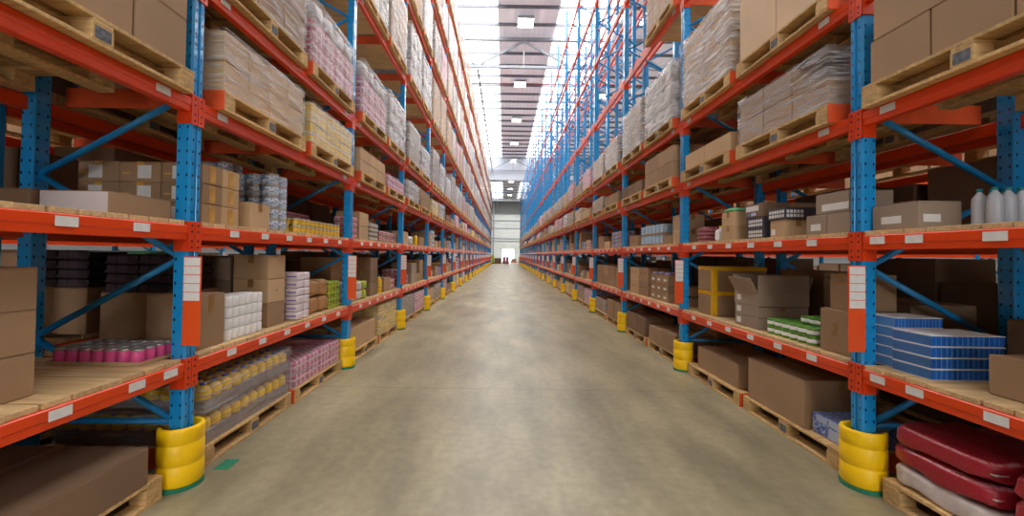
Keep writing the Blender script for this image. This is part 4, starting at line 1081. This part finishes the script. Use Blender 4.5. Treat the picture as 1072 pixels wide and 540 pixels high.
for q in range(2):
    for j in range(6): multi('R', 2, 2, .1, .3, .9 + .17 * j, 1.06 + .17 * j, q * .165, .163, 'sky', f"sky-blue and white carton pack, {('lower', 'upper')[q]}, {nth(j + 1)} along")
for q in range(2): bx('R', 2, 2, .08, .4, .16 + .02 * q, .46, q * .2, .198, f"tan carton just past the second right post, {('lower', 'upper')[q]}", 'card_l')
bx('R', 2, 2, .08, .34, .5, .84, 0, .13, 'low tan carton before the sky-blue packs', 'card')
bx('R', 2, 2, .08, .4, 1.98, 2.5, 0, .2, 'brown carton beyond the sky-blue packs', 'card')
# ---- right rack, fourth bay
for q in range(4):
    for j in range(2): multi('R', 2, 3, .08, .36, .3 + .42 * j, .7 + .42 * j, q * .085, .084, 'purple' if j == 0 else 'bluepk', f"{('purple', 'blue')[j]} shrink pack, {nth(q + 1)} layer up")
bx('R', 2, 3, .08, .4, 1.3, 1.8, 0, .15, 'low tan carton', 'card_l'); bx('R', 2, 3, .08, .4, 1.9, 2.4, 0, .3, 'brown carton', 'card')
for q in range(2):
    for j in range(4): bx('R', 1, 3, .08, .45, .2 + .58 * j, .75 + .58 * j, q * .23, .228, f"brown carton, {('lower', 'upper')[q]} tier, {nth(j + 1)} along", 'card')
DONE = {('L', 1, 0), ('L', 2, 0), ('L', 1, 1), ('L', 2, 1), ('L', 1, 2), ('L', 2, 2), ('L', 2, 3), ('R', 1, 0), ('R', 2, 0), ('R', 1, 1), ('R', 2, 1), ('R', 1, 2), ('R', 2, 2), ('R', 1, 3), ('R', 2, 3)}
PK = [('pinkpack', 'pink-white'), ('redpack', 'maroon-white'), ('purple', 'purple'), ('bluepk', 'blue'), ('sky', 'sky-blue'), ('greypk', 'grey-green'), ('yelpk', 'yellow-white'), ('maroon', 'maroon'), ('lime', 'lime')]
for row in ('L', 'R'):
    for k in range(0, NB + 1):
        for lv in (1, 2):
            if (row, lv, k) in DONE: continue
            y = .16; n = 0
            while y < BAY - .4:
                n += 1
                w_ = random.uniform(.26, .6); w_ = min(w_, BAY - .12 - y); a0 = random.uniform(.04, .12); d = random.uniform(.3, .5)
                kind = random.random()
                full = random.uniform(.2, .6)
                if kind < .58:
                    q = random.choice((1, 2, 2, 3)); h = full / q; mm = random.choice(('card', 'card', 'card_l', 'card_d', 'card_g'))
                    look = {'card': 'brown', 'card_l': 'tan', 'card_d': 'dark brown', 'card_g': 'greyish'}[mm]
                    for i in range(q): bx(row, lv, k, a0, a0 + d, y, y + w_, (h + .0008) * i, h, f"{look} carton, stack {nth(n)} along, {nth(i + 1)} up", mm, detail=k <= 6, labels=(((AIS[row], 0, 0, .09, .05, 'white'),) if random.random() < .4 and k <= 6 and h > .1 else ()))
                elif kind < .92:
                    q = random.choice((2, 3, 4)); h = min(full / q, .12); m_, lk = random.choice(PK)
                    for i in range(q): multi(row, lv, k, a0, a0 + d, y, y + w_, (h + .0008) * i, h, m_, f"{lk} shrink pack, stack {nth(n)} along, {nth(i + 1)} up")
                else:
                    put('paper_sack', [P('bag', soft_mesh(round(d, 1), round(w_, 1), .2, 'bagw', n % 3, .02))], (X(row, a0 + round(d, 1) / 2 + .02), bay_y(row, k)[0] + y + w_ / 2 + .01, DK[lv] + .001), 0, f"white plastic sack, {where(row, lv, k)}, stack {nth(n)} along", 'sack', 'white sacks on the decks')
                    y += .06
                y += w_ + random.uniform(.02, .14)
            if k <= 5:        # a second row behind, its cardboard darkened for the shade there
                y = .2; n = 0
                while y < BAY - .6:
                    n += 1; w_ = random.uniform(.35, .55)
                    bx(row, lv, k, .66, 1.02, y, y + w_, 0, random.uniform(.25, .5), f"shade-darkened brown carton at the back, {nth(n)} along", 'card_shade', detail=False, w=.4)
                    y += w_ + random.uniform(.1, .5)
# back-to-back racks and the racks across the neighbouring aisles
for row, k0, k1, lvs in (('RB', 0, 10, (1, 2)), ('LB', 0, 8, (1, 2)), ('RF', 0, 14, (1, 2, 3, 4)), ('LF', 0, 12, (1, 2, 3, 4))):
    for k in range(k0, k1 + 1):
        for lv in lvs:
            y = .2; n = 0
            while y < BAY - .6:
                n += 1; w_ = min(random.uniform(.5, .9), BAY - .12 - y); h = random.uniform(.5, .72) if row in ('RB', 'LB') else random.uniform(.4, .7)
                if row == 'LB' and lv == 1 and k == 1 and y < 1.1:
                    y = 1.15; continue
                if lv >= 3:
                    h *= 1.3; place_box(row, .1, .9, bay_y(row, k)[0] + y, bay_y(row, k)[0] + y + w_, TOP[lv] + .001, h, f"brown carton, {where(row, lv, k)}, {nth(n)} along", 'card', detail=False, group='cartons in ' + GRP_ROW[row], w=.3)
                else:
                    bx(row, lv, k, .1, .62, y, y + w_, 0, h, f"brown carton, {nth(n)} along", random.choice(('card_d', 'card_shade')), detail=False, w=.35)
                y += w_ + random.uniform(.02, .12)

# ------------------------------------------------------------------ the end of the aisle
def end_pallet(i, x, y, m, look, h):
    put('pallet', PAL1, (x, y, 0), 0, f"wooden pallet on the floor at the aisle's far end, {nth(i + 1)} from the left", 'pallet', 'pallets at the end of the aisle')
    for q in range(2):
        for j in range(2):
            put('carton', box_mesh(.5, 1.05, h, m, .006), (x - .26 + .52 * j, y, PH + .001 + q * (h + .001)), 0, f"{look} carton at the aisle's far end, {nth(i + 1)} pallet, {('lower', 'upper')[q]} {('left', 'right')[j]}", 'box', 'cartons at the end of the aisle')
end_pallet(0, -1.0, 66., 'card_d', 'dark brown', .38); end_pallet(1, .25, 66.3, 'redpack', 'reddish', .5); end_pallet(2, 1.8, 78., 'card_g', 'greyish', .3); end_pallet(3, 3.2, 76., 'card_l', 'tan', .35)
put('bollard', [P('column', MB().lathe([(.2, .1), (.2, 1.25), (.14, 1.38), (.05, 1.42)], 14, 'hiv').mesh()), P('foot', MB().lathe([(.27, 0), (.27, .08), (.22, .0995)], 14, 'rubber').mesh())], (-1.75, 65.2, 0), 0, "lime yellow bollard with dark base at the left rack's far end", 'bollard')
put('floor_marking', MB().box(-.05, .05, -.07, .07, .0004, .0015, 'teal').mesh(), (-1.9, 2.87, 0), 0, 'dark green painted mark on the floor beside the nearest left guard', 'floor mark')

# ------------------------------------------------------------------ turn the register into objects
LIMIT = 285
words_ok = lambda t: len(t.replace(',', ' ').split())
def arrays(me):
    key = ('arr', me.name)
    if key not in CACHE:
        nv, nl, npol = len(me.vertices), len(me.loops), len(me.polygons)
        co = np.empty(nv * 3, np.float32); me.vertices.foreach_get('co', co)
        lv = np.empty(nl, np.int32); me.loops.foreach_get('vertex_index', lv)
        lt = np.empty(npol, np.int32); me.polygons.foreach_get('loop_total', lt)
        mi = np.empty(npol, np.int32); me.polygons.foreach_get('material_index', mi)
        sm = np.empty(npol, np.bool_); me.polygons.foreach_get('use_smooth', sm)
        CACHE[key] = (co.reshape(-1, 3), lv, lt, mi, sm, list(me.materials))
    return CACHE[key]
def merge(name, recs):
    V, LV, LT, MI, SM, mats, nv = [], [], [], [], [], [], 0
    def add(me, mw):
        nonlocal nv
        co, lv, lt, mi, sm, mm = arrays(me)
        mt = np.array(mw); V.append(co @ mt[:3, :3].T + mt[:3, 3]); LV.append(lv + nv); LT.append(lt); SM.append(sm); nv += len(co)
        lut = []
        for q in mm:
            if q not in mats: mats.append(q)
            lut.append(mats.index(q))
        MI.append(np.array(lut)[mi])
    def walk(p, mw):
        w = mw @ p.matrix(); add(p.mesh, w)
        for s in p.subs: walk(s, w)
    for r in recs:
        mw = Matrix.Translation(r['loc']) @ Matrix.Rotation(r['rotz'], 4, 'Z')
        f = r['far']
        if isinstance(f, list):
            for p in f: walk(p, mw)
        else: add(f, mw)
    V, LV, LT, MI, SM = (np.concatenate(q) for q in (V, LV, LT, MI, SM))
    me = bpy.data.meshes.new(name)
    me.vertices.add(len(V)); me.vertices.foreach_set('co', V.astype(np.float32).ravel())
    me.loops.add(len(LV)); me.loops.foreach_set('vertex_index', LV.astype(np.int32))
    me.polygons.add(len(LT)); st = np.concatenate(([0], np.cumsum(LT)[:-1])).astype(np.int32)
    me.polygons.foreach_set('loop_start', st); me.polygons.foreach_set('loop_total', LT.astype(np.int32))
    for q in mats: me.materials.append(q)
    me.polygons.foreach_set('material_index', MI.astype(np.int32)); me.polygons.foreach_set('use_smooth', SM)
    me.update(calc_edges=True); me.validate()
    return me

STUFF_LABEL = {'rack_beam': 'orange rack beams in the distance and at the back of the racks', 'carton': 'brown cartons far down the racks and in the racks behind', 'pallet': 'wooden pallets far down the racks',
               'stretch_wrapped_load': 'wrapped pale loads far down the racks', 'multipack': 'small printed packs far down the decks'}
def tidy_labels(recs):
    by = {}
    for r in recs: by.setdefault(r['label'].lower(), []).append(r)
    for v in by.values():
        if len(v) < 2: continue
        v.sort(key=lambda r: (round(r['loc'].y, 2), round(abs(r['loc'].x), 2), r['loc'].z))
        zs = sorted({round(r['loc'].z, 2) for r in v})
        for i, r in enumerate(v): r['label'] += f", {nth(i + 1)} along"
everything = [r for v in REG.values() for r in v]
tidy_labels(everything)
def link(o, parent):
    COL.objects.link(o)
    if parent is not None: o.parent = parent
    return o
def build_part(p, parent):
    o = bpy.data.objects.new(p.name, p.mesh); link(o, parent)
    o.location = p.loc; o.rotation_mode = 'XYZ'; o.rotation_euler = p.rot; o.scale = p.scale
    if p.label: o['label'] = p.label
    for s in p.subs: build_part(s, o)
long_ = []
for name, recs in REG.items():
    recs.sort(key=lambda r: -r['score'])
    if name == 'rack_beam':
        for r in recs:
            if not isinstance(r['far'], list): r['far'] = CACHE['beam']
    keep, rest = recs[:LIMIT], recs[LIMIT:]
    for r in keep:
        pp = r['parts']
        if isinstance(pp, list):
            o = bpy.data.objects.new(name, None); o.empty_display_size = .1; link(o, None)
            for p in pp: build_part(p, o)
        else: o = link(bpy.data.objects.new(name, pp), None)
        o.location = r['loc']; o.rotation_euler = (0, 0, r['rotz'])
        o['kind'] = 'thing'; o['label'] = r['label']; o['category'] = r['cat']
        if r['group']: o['group'] = r['group']
        if words_ok(r['label']) > 16: long_.append(r['label'])
    if rest:
        o = link(bpy.data.objects.new(name, merge(name, rest)), None)
        o['kind'] = 'stuff'; o['label'] = STUFF_LABEL.get(name, 'distant goods along the racks'); o['category'] = rest[0]['cat']
print('THINGS', {n_: len(v) for n_, v in REG.items()}, 'objects', len(bpy.data.objects))
print('LONG', len(long_), long_[:30])

# ------------------------------------------------------------------ light, camera, picture
w = bpy.data.worlds.new('sky'); SC.world = w; w.use_nodes = True
w.node_tree.nodes['Background'].inputs[0].default_value = (.75, .85, 1, 1); w.node_tree.nodes['Background'].inputs[1].default_value = 2.5
cam = bpy.data.cameras.new('camera'); co = bpy.data.objects.new('camera', cam); COL.objects.link(co); SC.camera = co
F_PX = 430.; cam.sensor_fit = 'HORIZONTAL'; cam.sensor_width = 36.; cam.lens = F_PX * 36 / 1072; cam.clip_start = .05; cam.clip_end = 400
PITCH, ROLL = math.radians(.99), math.radians(.82)
co.location = EYE
co.rotation_mode = 'XYZ'
R = Matrix.Rotation(PI / 2 + PITCH, 4, 'X') @ Matrix.Rotation(ROLL, 4, 'Z')
co.rotation_euler = R.to_euler('XYZ')
# lens axis at (528, 259) of the 1072 x 540 frame
cam.shift_x = (536 - 528) / 1072
cam.shift_y = (259 - 270) / 1072
SC.view_settings.view_transform = 'Standard'; SC.view_settings.look = 'None'; SC.view_settings.gamma = 1; SC.view_settings.use_curve_mapping = False
SC.view_settings.exposure = 1.18
